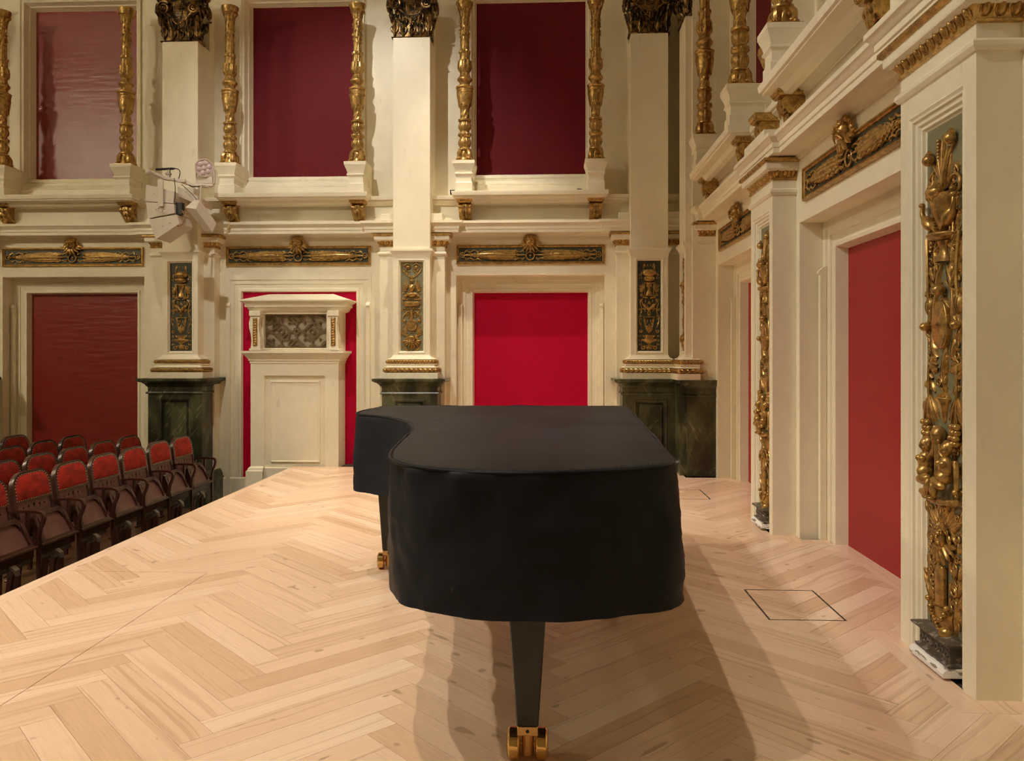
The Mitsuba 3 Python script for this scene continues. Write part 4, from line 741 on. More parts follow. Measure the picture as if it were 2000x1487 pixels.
def pilaster(c, hw, a, b, tw, label, relief, ground, zb, ypl=-0.33, yp=-0.16, corner=None, group=None):
    k = thing('pilaster', label, 'pilaster', group)
    ret_b = corner != 'b'; ret_a = corner != 'a'
    m = M().box(a, b, yp, 0.0, zb, 2.80)
    if corner == 'a': m.box(max(a, c - 0.255), c + 0.250, -0.25, 0.0, 1.06, 5.95)
    part(k, 'pier', m, 'm_cream', tw, False)
    cap_of_pier(k, a, b, yp, tw, [(c - hw, c + hw)] if corner != 'a' else [(a + 0.01, b - 0.22)], ret_b, ret_a)
    # lower shaft with a sunk panel
    s = M(); slab_hole(s, c - hw, c + hw, 1.30, 2.52, c - 0.166, c + 0.166, 1.35, 2.468, ypl, ypl + 0.05); s.box(c - hw, c + hw, ypl + 0.045, yp + 0.01, 1.12, 2.56)
    s.ring(c - 0.167, c + 0.167, 1.349, 2.469, [(0, ypl + 0.001), (0.006, ypl - 0.006), (0.016, ypl - 0.004), (0.022, ypl + 0.012), (0.030, ypl + 0.016), (0.034, ypl + 0.040)])
    bp = [(c - hw, yp), (c - hw, ypl), (c + hw, ypl), (c + hw, yp)]
    s.mould(bp, [(-0.03, 1.06), (0.105, 1.06), (0.105, 1.128), (0.07, 1.129)]); s.mould(bp, [(0.07, 1.182), (0.088, 1.184), (0.088, 1.192), (0.064, 1.200), (0.058, 1.214), (0.070, 1.226), (0.070, 1.232), (0.04, 1.232)])
    s.mould(bp, [(0.05, 1.276), (0.054, 1.284), (0.050, 1.290), (0.022, 1.304), (0.006, 1.322), (0.0, 1.34)]); s.mould(bp, [(0.0, 2.48), (0.003, 2.50), (0.012, 2.53), (0.030, 2.556), (0.034, 2.562), (0.034, 2.586), (-0.05, 2.588)])
    part(k, 'lower_shaft', s, 'm_cream', tw)
    g1 = M(); braid(g1, [(c - hw - 0.078, yp + 0.02), (c - hw - 0.078, ypl - 0.078), (c + hw + 0.078, ypl - 0.078), (c + hw + 0.078, yp + 0.02)], 1.155, 0.028, 0.050); part(k, 'lower_roll', g1, 'm_gold', tw, 40, 'gilded leaf-wrapped roll')
    g2 = M(); braid(g2, [(c - hw - 0.052, yp + 0.02), (c - hw - 0.052, ypl - 0.052), (c + hw + 0.052, ypl - 0.052), (c + hw + 0.052, yp + 0.02)], 1.254, 0.023, 0.032); part(k, 'upper_roll', g2, 'm_gold', tw, 40, 'gilded beaded roll')
    part(k, 'panel_ground', M().box(c - 0.137, c + 0.137, ypl + 0.034, ypl + 0.046, 1.378, 2.44), ground, tw, False, 'dark panel ground')
    part(k, 'relief', relief, None, tw @ shift(c, ypl + 0.034, 1.908), label='gilded carved relief')
    u = M().box(c - hw, c + hw, ypl, 0.0, 2.58, 5.085)
    part(k, 'upper_shaft', u, 'm_cream', tw, False)
    part(k, 'capital', CAPITAL, None, tw @ shift(c, -0.16, 0), label='dark gilded leaf capital')
    if corner != 'a':
        ph, py = 0.325, -0.46
        p = M(); path = [(c - ph, 0), (c - ph, py), (c + ph, py), (c + ph, 0)]
        slab_hole(p, c - ph, c + ph, zb, 0.90, c - 0.185, c + 0.185, 0.12, 0.82, py, py + 0.04); p.box(c - ph, c + ph, py + 0.035, -0.1, zb, 1.0)
        p.ring(c - 0.186, c + 0.186, 0.119, 0.821, [(0, py + 0.001), (0.008, py - 0.006), (0.022, py + 0.002), (0.026, py + 0.030), (0.040, py + 0.034), (0.052, py + 0.018), (0.060, py + 0.010), (0.186, py + 0.010)])
        p.mould(path, [(0.0, 0.872), (0.016, 0.876), (0.022, 0.888), (0.016, 0.900), (0.002, 0.906), (0.002, 0.958), (0.016, 0.966), (0.026, 0.985), (0.056, 1.012), (0.082, 1.018), (0.082, 1.024), (0.100, 1.030), (0.100, 1.058), (-0.2, 1.062)])
        if zb < -0.1: p.mould(path, [(0.075, HALL), (0.075, -0.165), (0.062, -0.150), (0.062, -0.135), (0.044, -0.085), (0.016, -0.055), (0.012, -0.035), (0.0, -0.03)])
        else: p.mould(path, [(0.03, 0.0), (0.03, 0.10), (0.016, 0.115), (0.0, 0.13)])
    else:
        p = M().box(c - 0.13, c + 0.186, -0.38, 0.0, zb, 1.0); p.box(c - 0.13, c + 0.270, -0.31, 0.0, zb, 1.0)
        p.mould([(c - 0.30, -0.38), (c + 0.186, -0.38), (c + 0.186, -0.31), (c + 0.270, -0.31), (c + 0.270, 0)][1:], [(0.0, 0.872), (0.016, 0.876), (0.022, 0.888), (0.002, 0.906), (0.002, 0.958), (0.026, 0.985), (0.050, 1.010), (0.058, 1.030), (0.058, 1.058), (-0.02, 1.062)])
        p.box(c - 0.13, c + 0.33, -0.40, 0.0, 1.012, 1.060)
    part(k, 'pedestal', p, 'm_marble', tw, 30, 'dark green marbled pedestal')
    return k
PB = [(-7.26, -7.72, -6.94), (-4.396, -4.832, -4.049), (-1.6085, -2.020, -1.236), (1.183, 0.818, 1.66)]
pilaster(PB[0][0], 0.217, PB[0][1], PB[0][2], BACK, 'cream pilaster at the very left edge of the photo', R_LUTE, 'm_ground_olive', HALL)
pilaster(PB[1][0], 0.217, PB[1][1], PB[1][2], BACK, 'cream pilaster with gilded hourglass relief behind the white loudspeakers', R_HOUR, 'm_ground', HALL)
pilaster(PB[2][0], 0.219, PB[2][1], PB[2][2], BACK, 'cream pilaster with gilded lute relief rising behind the left end of the piano', R_LUTE, 'm_ground_olive', 0.0)
pilaster(PB[3][0], 0.216, PB[3][1], PB[3][2], BACK, 'cream pilaster with gilded hourglass relief right of the bright red door', R_HOUR, 'm_ground', 0.0, corner='b')
pilaster(-9.136, 0.207, -9.345, -8.89, SIDE, 'cream corner pilaster seen from the side beside the narrow-looking red door', R_LUTE, 'm_ground', 0.0, -0.32, -0.175, 'a')
# base block under the corner pilasters that closes the corner
def pier(a, b, label):
    c, yp = (a + b) / 2, -0.175; hw = (b - a) / 2
    k = thing('pier', label, 'pier')
    m = M(); slab_hole(m, a, b, 0.0, 2.62, c - 0.250, c + 0.250, 0.0, 2.432, yp, yp + 0.06); m.box(a, b, yp + 0.055, 0.0, 0.0, 2.80); m.box(a, b, yp, yp + 0.06, 2.60, 2.80)
    part(k, 'body', m, 'm_cream', SIDE, False)
    f = M().ring(c - 0.251, c + 0.251, 0.0, 2.433, [(0, yp + 0.001), (0.008, yp - 0.004), (0.020, yp + 0.004), (0.030, yp + 0.004), (0.034, yp + 0.016), (0.052, yp + 0.018), (0.060, yp + 0.030), (0.074, yp + 0.028), (0.080, yp + 0.040), (0.094, yp + 0.048)], True)
    part(k, 'panel_frame', f, 'm_cream', SIDE)
    part(k, 'panel_ground', M().box(c - 0.162, c + 0.162, yp + 0.044, yp + 0.055, 0.01, 2.35), 'm_ground_olive', SIDE, False, 'olive panel ground')
    part(k, 'relief', R_TALL, None, SIDE @ shift(c, yp + 0.044, 0), label='tall gilded carved relief with two cherubs')
    g = M(); y0 = yp + 0.046
    g.mould([(c - 0.148, y0), (c - 0.148, y0 - 0.06), (c + 0.148, y0 - 0.06), (c + 0.148, y0)], [(-0.05, 0.045), (0.0, 0.045), (0.004, 0.06), (-0.012, 0.066), (-0.012, 0.125), (-0.004, 0.13), (0.014, 0.142), (0.018, 0.150), (0.010, 0.155), (-0.06, 0.175)])
    for j in range(6): g.spiral(c - 0.11 + 0.044 * j, 0.095, 0.018, 0.004, 1.2, 0, 0.006, y0 - 0.050, 12)
    part(k, 'base_ledge', g, 'm_worn', SIDE, 30, 'worn blackened ledge at the foot')
    w = M().extr([(y0, 0.012), (y0 - 0.085, 0.012), (y0 - 0.088, 0.030), (y0 - 0.072, 0.046), (y0, 0.05)], c - 0.155, c + 0.155); part(k, 'foot_strip', w, 'm_chalk', SIDE, False, 'chipped white strip at the floor')
    cap_of_pier(k, a, b, yp, SIDE, [])
    return k
pier(-6.655, -6.025, 'slender-looking cream pier with tall gilded relief between the two right wall doors')
pier(-3.862, -3.195, 'wide cream pier with tall gilded relief at the right edge of the photo')

# ---- gilded tablets over the doors
def tablet(c, w, tw, label):
    fr, gr, ga, mk = tablet_parts(w, 0.236); k = thing('relief_tablet', label, 'gilded tablet', 'gilded tablets over the doors'); t = tw @ shift(c, 0, 2.554)
    part(k, 'frame', fr, 'm_gold', t, 30); part(k, 'ground', gr, 'm_ground', t, False, 'dark green ground'); part(k, 'garland', ga, 'm_gold', t, 60, 'pair of gilded leaf garlands'); part(k, 'mask', mk, 'm_gold', t, 50, 'gilded bearded mask')
for c, w, tw, lab in ((BC[0], 1.80, BACK, 'gilded tablet with mask over the brownish red door by the chairs'), (BC[1], 1.80, BACK, 'gilded tablet with mask over the cream grille surround'), (BC[2], 1.80, BACK, 'gilded tablet with mask over the bright red door behind the piano'),
    (SC[0], 1.74, SIDE, 'gilded tablet seen at a slant over the narrow-looking red door'), (SC[1], 1.74, SIDE, 'gilded tablet seen at a slant over the tall red door')): tablet(c, w, tw, lab)

# ---- brackets, socles and candelabrum columns
CB, CC = (ready(m, 'm_gold', 40) for m in console_parts()); COL = ready(column_mesh(), 'm_gold', 42)
def socle_mesh():
    m = M().mould([(-0.100, 0.0), (-0.100, -0.300), (0.100, -0.300), (0.100, 0.0)], [(0.0, 3.272), (0.0, 3.372), (-0.010, 3.384), (-0.012, 3.400), (-0.012, 3.452), (0.0, 3.470), (0.006, 3.474), (0.006, 3.488), (-0.004, 3.494), (0.004, 3.530), (0.022, 3.572), (0.028, 3.590), (0.032, 3.594), (0.032, 3.632), (-0.10, 3.648)])
    return m
SOCLE = ready(socle_mesh(), 'm_cream', 30)
where = {'B': ['above the brownish door', 'above the grille surround', 'above the bright red door'], 'S': ['above the corner-side right wall door', 'above the tall right wall door']}
for ww, centres, tw in (('B', BC, BACK), ('S', SC, SIDE)):
    for i, c in enumerate(centres):
        for s in (-1, 1):
            if ww == 'S' and i == 1 and s == 1: pass
            side = 'left' if s < 0 else 'right'
            x = c + s * 0.78
            k = thing('bracket', f'gilded scroll bracket at the {side} ledge end {where[ww][i]}', 'bracket', 'gilded brackets under the ledges')
            part(k, 'body', CB, None, tw @ shift(x)); part(k, 'cap', CC, None, tw @ shift(x))
            if ww == 'S' and i == 1 and s == 1: continue
            k = thing('socle', f'cream socle under the {side} gilded column {where[ww][i]}', 'socle', 'socles of the gilded columns'); put(k, SOCLE, None, tw @ shift(x))
            k = thing('candelabrum_column', f'gilded baluster column {side} of the window {where[ww][i]}', 'column', 'gilded columns of the upper storey'); put(k, COL, None, tw @ shift(x, -0.19))
k = thing('bracket', 'gilded scroll bracket between two ledges over the slender-looking right wall pier', 'bracket', 'gilded brackets under the ledges'); part(k, 'body', CB, None, SIDE @ shift(-6.34)); part(k, 'cap', CC, None, SIDE @ shift(-6.34))
k = thing('wall_strip', 'fluted cream strip with a gilded drop above the slender-looking pier', 'pilaster')
m = M().box(-6.60, -6.08, -0.02, 0.0, 3.275, 5.95)
for j in range(5): m.bev(-6.54 + 0.09 * j, -6.50 + 0.09 * j, -0.045, 0.0, 3.30, 5.9, 0.012)
part(k, 'shaft', m, 'm_cream', SIDE)
g = M()
for j in range(16): g.leaf(0.03 * math.sin(j * 2.1), 3.72 + 0.10 * j, -1.57 + 0.7 * math.sin(j * 2.7), 0.13, 0.09, 0.05, 0, 3); g.ell((0.03 * math.cos(j * 1.7), -0.05, 3.75 + 0.10 * j), (0.035, 0.04, 0.03), n=5)
g.extr([(0, 3.40), (-0.06, 3.42), (-0.14, 3.55), (-0.19, 3.66), (-0.16, 3.70), (-0.10, 3.60), (0, 3.56)], -0.06, 0.06)
for j in range(7): g.ell((0, -0.07 - 0.017 * j, 3.47 + 0.034 * j), (0.065, 0.02, 0.016), n=5)
part(k, 'drop', g, 'm_gold', SIDE @ shift(-6.20, -0.04), 40, 'gilded drop ending in a scroll')
for x, z, lab in ((-4.18 + 1.78, 3.29, 'on the ledge left of the lute-relief pilaster'), (-1.16, 3.29, 'at the left end of the ledge above the bright red door'), (0.38, 3.29, 'at the right end of the ledge above the bright red door')):
    one('wall_socket', M().bev(x - 0.03, x + 0.03, -0.02, 0.03, z, z + 0.055, 0.004), 'm_black', 'black socket box ' + lab, 'socket', 'socket boxes on the ledge', tw=BACK)

# ================================================================== cream surround with a grille in the second bay (world axes)
k = thing('grille_surround', 'cream surround with a bronze grille standing before the second red door', 'ventilation surround')
x0, x1, yf, yb = -3.561, -2.496, 9.46, 9.80
m = M(); slab_hole(m, x0, x1, HALL, 1.26, -3.396, -2.660, -0.02, 1.087, yf, yf + 0.05); m.box(x0, x1, yf + 0.045, yb, HALL, 1.26)
m.ring(-3.397, -2.659, -0.021, 1.088, [(0, yf), (0.004, yf + 0.030), (0.066, yf + 0.034), (0.070, yf + 0.014), (0.080, yf + 0.012), (0.088, yf + 0.022), (0.369, yf + 0.022)])
m.mould([(x0, yb), (x0, yf), (-3.40, yf)], [(0.045, HALL), (0.045, -0.055), (0.03, -0.045), (0.024, -0.02), (0.0, 0.0)])
part(k, 'body', m, 'm_cream', ID, False)
bp = [(x0, yb), (x0, yf), (x1, yf), (x1, yb)]
part(k, 'sill', M().mould(bp, [(0.0, 1.232), (0.010, 1.236), (0.010, 1.262), (0.022, 1.268), (0.022, 1.285), (0.040, 1.305), (0.066, 1.345), (0.078, 1.352), (0.082, 1.358), (0.082, 1.382), (-0.20, 1.386)]), 'm_cream')
u = M(); slab_hole(u, -3.53, -2.49, 1.38, 1.86, -3.418, -2.652, 1.418, 1.824, 9.50, 9.56); u.box(-3.53, -2.49, 9.62, yb, 1.38, 1.86); u.box(-3.53, -3.418, 9.55, 9.63, 1.38, 1.86); u.box(-2.652, -2.49, 9.55, 9.63, 1.38, 1.86)
u.ring(-3.44, -2.63, 1.396, 1.846, [(0, 9.50), (0.004, 9.492), (0.016, 9.492), (0.022, 9.506)])
part(k, 'grille_frame', u, 'm_cream', ID, False)
part(k, 'grille_back', M().box(-3.43, -2.64, 9.585, 9.60, 1.40, 1.84), 'm_grille_back', ID, False)
W_, H_ = 0.766, 0.406; rect = sbox(0, 0, W_, H_); rings = []
for i in range(-1, 6):
    for j in range(-1, 4):
        if (i + j) % 2 == 0: rings.append(affinity.translate(affinity.rotate(affinity.scale(LineString([(math.cos(a), math.sin(a)) for a in np.linspace(0, 2 * math.pi, 33)]), 0.118, 0.082), 45 if (i // 1 + j // 1) % 4 == 0 else -45), i * W_ / 4, j * H_ / 2).buffer(0.009))
        rings.append(affinity.translate(affinity.rotate(affinity.scale(LineString([(math.cos(a), math.sin(a)) for a in np.linspace(0, 2 * math.pi, 33)]), 0.120, 0.070), 45 if (i + j) % 2 else -45), (i + 0.5) * W_ / 4, (j + 0.5) * H_ / 2).buffer(0.008))
        rings.append(affinity.rotate(sbox(i * W_ / 4 - 0.030, j * H_ / 2 - 0.030, i * W_ / 4 + 0.030, j * H_ / 2 + 0.030), 0 if (i + j) % 2 else 45).exterior.buffer(0.008))
g = unary_union(rings + [rect.exterior.buffer(0.016)]).intersection(rect); gm = M()
for q in getattr(g, 'geoms', [g]): gm.extr(q.simplify(0.0006), -0.014, 0.0, 'xz')
for i in range(4):
    for j in range(2): flower(gm, (i + 0.5) * W_ / 4, (j + 0.5) * H_ / 2, 0.020, 5, -0.008)
part(k, 'grille', gm, 'm_grille', shift(-3.418, 9.575, 1.418), 25, 'bronze grille of interlaced ovals')
for s, xa in ((-1, -3.541), (1, -2.600)):
    out = [(0.0, 1.40), (0.012, 1.50), (0.004, 1.58), (-0.016, 1.66), (-0.020, 1.72), (-0.004, 1.775), (-0.004, 1.80), (0.112, 1.80), (0.112, 1.775), (0.098, 1.70), (0.104, 1.62), (0.118, 1.54), (0.118, 1.40)]
    c = part(k, 'bracket', M().extr([(xa + a, z) for a, z in out], 9.40, 9.52, 'xz').bev(xa - 0.012, xa + 0.128, 9.385, 9.52, 1.386, 1.412, 0.003).bev(xa - 0.012, xa + 0.124, 9.385, 9.52, 1.798, 1.862, 0.003), 'm_cream', ID, False)
    st = M().box(-0.026, 0.030, -0.004, 0.006, 1.44, 1.775)
    for j in range(11): st.ell((0.004 * math.sin(j), -0.006, 1.455 + 0.030 * j), (0.022, 0.013, 0.020), n=6)
    put(numbered(c + '__scale_strip'), st, 'm_gold', shift(xa + 0.055, 9.402, 0), 40, 'gilded strip of scales')
cp = [(-3.565, yb), (-3.565, 9.49), (-2.46, 9.49), (-2.46, yb)]
cr = M().mould(cp, [(-0.1, 1.845), (-0.01, 1.85), (0.012, 1.862), (0.030, 1.886), (0.036, 1.905), (0.060, 1.910), (0.060, 1.950), (0.085, 1.962), (0.105, 1.978), (0.105, 1.992), (0.02, 2.0)])
v = [(-3.67, 9.385, 1.992), (-2.355, 9.385, 1.992), (-2.355, yb, 1.992), (-3.67, yb, 1.992), (-3.42, 9.70, 2.080), (-2.62, 9.70, 2.080), (-2.62, yb, 2.080), (-3.42, yb, 2.080)]
cr.add(v, [[0, 1, 5, 4], [1, 2, 6, 5], [3, 0, 4, 7], [4, 5, 6, 7], [2, 3, 7, 6]])
part(k, 'crown', cr, 'm_cream', ID, 20)
one('trim_1', M().mould([(-4.02, 9.73), (-3.05, 9.73)], [(0.03, HALL), (0.03, -0.19), (0.02, -0.18), (0.0, -0.172)]), 'm_cream', 'low cream plinth at the foot of the wall beside the stage', 'plinth', kind='structure')
# ================================================================== covered grand piano
outline = [(-1.087, 5.330), (-1.130, 5.00), (-1.125, 4.700), (-1.095, 4.615), (-1.00, 4.545), (-0.900, 4.450), (-0.825, 4.340), (-0.745, 4.170), (-0.680, 4.000), (-0.628, 3.780), (-0.600, 3.530), (-0.585, 3.250), (-0.565, 2.960), (-0.535, 2.740), (-0.500, 2.620), (-0.440, 2.525), (-0.350, 2.455),
           (-0.200, 2.408), (-0.031, 2.393), (0.100, 2.425), (0.206, 2.470), (0.322, 2.528), (0.378, 2.572), (0.405, 2.650), (0.418, 2.800), (0.470, 4.100), (0.519, 5.330), (0.500, 5.395), (0.460, 5.405), (-0.30, 5.385), (-1.02, 5.365), (-1.070, 5.355)]
def smooth_outline(pts, n, rounds=2):
    p = np.array(pts, float)
    for _ in range(rounds):                                 # Chaikin
        q = np.roll(p, -1, 0); p = np.stack([0.75 * p + 0.25 * q, 0.25 * p + 0.75 * q], 1).reshape(-1, 2)
    seg = np.linalg.norm(np.roll(p, -1, 0) - p, axis=1); s = np.concatenate([[0], np.cumsum(seg)]); pc = np.vstack([p, p[:1]])
    u = np.linspace(0, s[-1], n, endpoint=False); return np.stack([np.interp(u, s, pc[:, 0]), np.interp(u, s, pc[:, 1])], 1)
NO = 420
P0 = smooth_outline(outline, NO)
tang = np.roll(P0, -1, 0) - np.roll(P0, 1, 0); tang /= np.linalg.norm(tang, axis=1, keepdims=True); nrm = np.stack([tang[:, 1], -tang[:, 0]], 1)
if ((P0 + nrm * 0.01) - P0.mean(0)).__pow__(2).sum() < ((P0 - nrm * 0.01) - P0.mean(0)).__pow__(2).sum(): nrm = -nrm
arc = np.cumsum(np.linalg.norm(np.roll(P0, -1, 0) - P0, axis=1)); ZT, ZH = 1.0, 0.552
from scipy.spatial import Delaunay
def cover_mesh():
    V = []
    levels = [(0.0, 0.0), (0.008, -0.004), (0.013, -0.013), (0.0145, -0.030)] + [(0.0145, -0.03 - (ZT - ZH - 0.03) * t) for t in np.linspace(0.06, 1, 22)]
    per = arc[-1]
    for o, dz in levels:
        t = np.clip(-dz / (ZT - ZH), 0, 1)
        pts = np.stack([np.cos(arc / per * 2 * math.pi) * per / 6.283 * 2.2, np.sin(arc / per * 2 * math.pi) * per / 6.283 * 2.2, np.full(NO, t * 1.1)], 1)
        left = np.clip((0.15 - P0[:, 0]) / 0.5, 0, 1) * np.clip((3.4 - P0[:, 1]) / 0.5, 0, 1)
        puck = (meshkit.fbm(np.stack([pts[:, 0] * 9, pts[:, 1] * 9, np.full(NO, t * 2.5)], 1), 2, 31) - 0.5) * np.exp(-t * 5.5) * min(1, t * 14) * (0.018 + 0.055 * left)
        fold = (meshkit.fbm(pts * [2.6, 2.6, 0.9], 3, 5) - 0.5) * 0.030 * min(1, 0.2 + t * 1.2) + (meshkit.fbm(np.stack([pts[:, 0] * 5 + t * 3, pts[:, 1] * 5 - t * 2, np.full(NO, t * 2.0)], 1), 3, 11) - 0.5) * 0.026 * min(1, t * 5) + (meshkit.fbm(pts * [10, 10, 9], 3, 21) - 0.5) * 0.010 * min(1, t * 5) + puck
        fold = fold + 0.028 * t * np.clip(nrm[:, 0] * 1.5, 0, 1) * np.clip((3.6 - P0[:, 1]), 0, 1) - 0.014 * t * np.clip(-nrm[:, 0], 0, 1) * np.clip((3.6 - P0[:, 1]), 0, 1)
        hem = (meshkit.fbm(pts * [4, 4, 0], 2, 9) - 0.5) * 0.006 * t
        V.append(np.column_stack([P0 + nrm * (o + 0.010 * t + fold)[:, None], ZT + dz + hem]))
    nl = len(levels); skirt = np.vstack(V); f = []
    for i in range(nl - 1):
        for j in range(NO):
            j2 = (j + 1) % NO; f.append([i * NO + j, i * NO + j2, (i + 1) * NO + j2, (i + 1) * NO + j])
    m = M().add(skirt, f)
    inner_ = V[-1].copy(); inner_[:, :2] -= nrm * 0.006; inn2 = V[-3].copy(); inn2[:, :2] -= nrm * 0.008
    m.add(np.vstack([V[-1], inner_, inn2]), [[j, (j + 1) % NO, NO + (j + 1) % NO, NO + j] for j in range(NO)] + [[NO + j, NO + (j + 1) % NO, 2 * NO + (j + 1) % NO, 2 * NO + j] for j in range(NO)])
    poly = Polygon(P0); gx, gy = np.meshgrid(np.arange(-1.12, 0.52, 0.05), np.arange(2.42, 5.40, 0.05)); G = np.stack([gx.ravel(), gy.ravel()], 1)
    from shapely import contains_xy
    G = G[contains_xy(poly.buffer(-0.03), G[:, 0], G[:, 1])]; A = np.vstack([P0, G]); tri = Delaunay(A).simplices
    cen = A[tri].mean(1); tri = tri[contains_xy(poly, cen[:, 0], cen[:, 1])]
    a, b, c = A[tri[:, 0]], A[tri[:, 1]], A[tri[:, 2]]; cr = (b[:, 0] - a[:, 0]) * (c[:, 1] - a[:, 1]) - (b[:, 1] - a[:, 1]) * (c[:, 0] - a[:, 0]); tri[cr < 0] = tri[cr < 0][:, ::-1]
    z = np.full(len(A), ZT); g3 = np.column_stack([G * 1.6, np.zeros(len(G))]); edge = np.array([min(1, poly.exterior.distance(q) / 0.10) for q in map(lambda r: __import__('shapely').Point(*r), G)])
    z[NO:] += (meshkit.fbm(g3, 3, 3) - 0.5) * 0.010 * edge
    crease = G[:, 1] - (4.115 - 0.01 * G[:, 0]); z[NO:] += np.where(crease > 0, 0.004, 0.0) * edge
    m.add(np.column_stack([A, z]), tri)
    return m
k = thing('piano_cover', 'black leather-like cover draped over the grand piano', 'piano cover')
part(k, 'cloth', cover_mesh(), 'm_cover', ID, 50)
j = np.r_[np.arange(NO), 0]; wv = (meshkit.fbm(np.column_stack([P0[j] * 5, np.zeros(NO + 1)]), 3, 2) - 0.5); pts = np.column_stack([P0[j] + nrm[j] * (0.011 + 0.006 * wv)[:, None], ZT - 0.006 + 0.012 * wv])
part(k, 'piping', M().tube(pts, 0.0055, 6, False), 'm_cover', ID, True, 'piped seam round the top edge')
st = M(); sp = np.arange(0, NO)
Pst = smooth_outline(outline, 1400)
for q in range(560, 1400 - 470, 3) if False else range(0, 1400, 3):
    x_, y_ = Pst[q]
    if y_ < 2.75:
        q2_ = Pst[(q + 1) % 1400]; d_ = np.array([q2_[0] - x_, q2_[1] - y_]); d_ /= np.linalg.norm(d_); n_ = np.array([d_[1], -d_[0]]); n_ = n_ if n_ @ (np.array([x_, y_]) - [0, 3.5]) < 0 else -n_
        c_ = np.array([x_, y_]) + n_ * 0.014; st.tube([(c_[0] - d_[0] * 0.004, c_[1] - d_[1] * 0.004, ZT + 0.0008), (c_[0] + d_[0] * 0.004, c_[1] + d_[1] * 0.004, ZT + 0.0008)], 0.0009, 4)
kk = part(k, 'stitches', st, 'm_black', ID, False); labels[kk] = {'label': 'row of stitches behind the piping', 'kind': 'stuff'}
k = thing('grand_piano', 'black grand piano on brass casters hidden under its cover', 'grand piano')
case = Polygon(smooth_outline(outline, 160)).buffer(-0.045)
part(k, 'case', M().extr(case, 0.66, 0.985, 'xy').extr(case.buffer(-0.10), 0.60, 0.67, 'xy'), 'm_lacquer', ID, 30)
LEG_L, CAS_L = None, None
for i, (x, y, rot) in enumerate(((-0.067, 2.675, 0), (-1.00, 5.00, 6), (0.385, 5.06, -6))):
    tw = T().translate([x, y, 0]) @ T().rotate([0, 0, 1], rot)
    V = []
    for hw, z in ((0.034, 0.118), (0.036, 0.125), (0.068, 0.605), (0.078, 0.625), (0.078, 0.66)):
        b = 0.004; V += [(-hw + b, -hw, z), (hw - b, -hw, z), (hw, -hw + b, z), (hw, hw - b, z), (hw - b, hw, z), (-hw + b, hw, z), (-hw, hw - b, z), (-hw, -hw + b, z)]
    f = [[8 * q + a, 8 * q + (a + 1) % 8, 8 * q + 8 + (a + 1) % 8, 8 * q + 8 + a] for q in range(4) for a in range(8)] + [[0, 7, 6, 5], [0, 5, 4, 3], [0, 3, 2, 1]] + [[32, 33, 34, 35], [32, 35, 36, 37], [32, 37, 38, 39]]
    leg = part(k, 'leg', M().add(V, f), 'm_lacquer', tw, False)
    cas = put(numbered(leg + '__caster_fork'), M().bev(-0.034, 0.034, -0.034, 0.030, 0.088, 0.1195, 0.002).lathe([(0.0, 0.016), (0.021, 0.016), (0.021, 0.080), (0.025, 0.082), (0.025, 0.090), (0.0, 0.090)], n=24).tube([(-0.058, 0, 0.05), (0.058, 0, 0.05)], 0.008, 10), 'm_brass_dull', tw, 35, 'brass fork')
    lw = M().lathe([(0, -0.022), (0.040, -0.022), (0.047, -0.018), (0.050, -0.014), (0.050, 0.014), (0.047, 0.018), (0.040, 0.022), (0, 0.022)], n=40); v, ff = lw.get(); lw = (np.stack([v[:, 2], v[:, 0], v[:, 1]], 1), ff)
    for s in (-1, 1): put(numbered(leg + '__wheel'), lw, 'm_brass', tw @ shift(s * 0.046, 0, 0.05), 30, 'polished brass wheel')
    put(numbered(leg + '__screw'), M().ell((0, -0.0345, 0.104), (0.006, 0.0025, 0.006), n=6), 'm_black', tw, True)

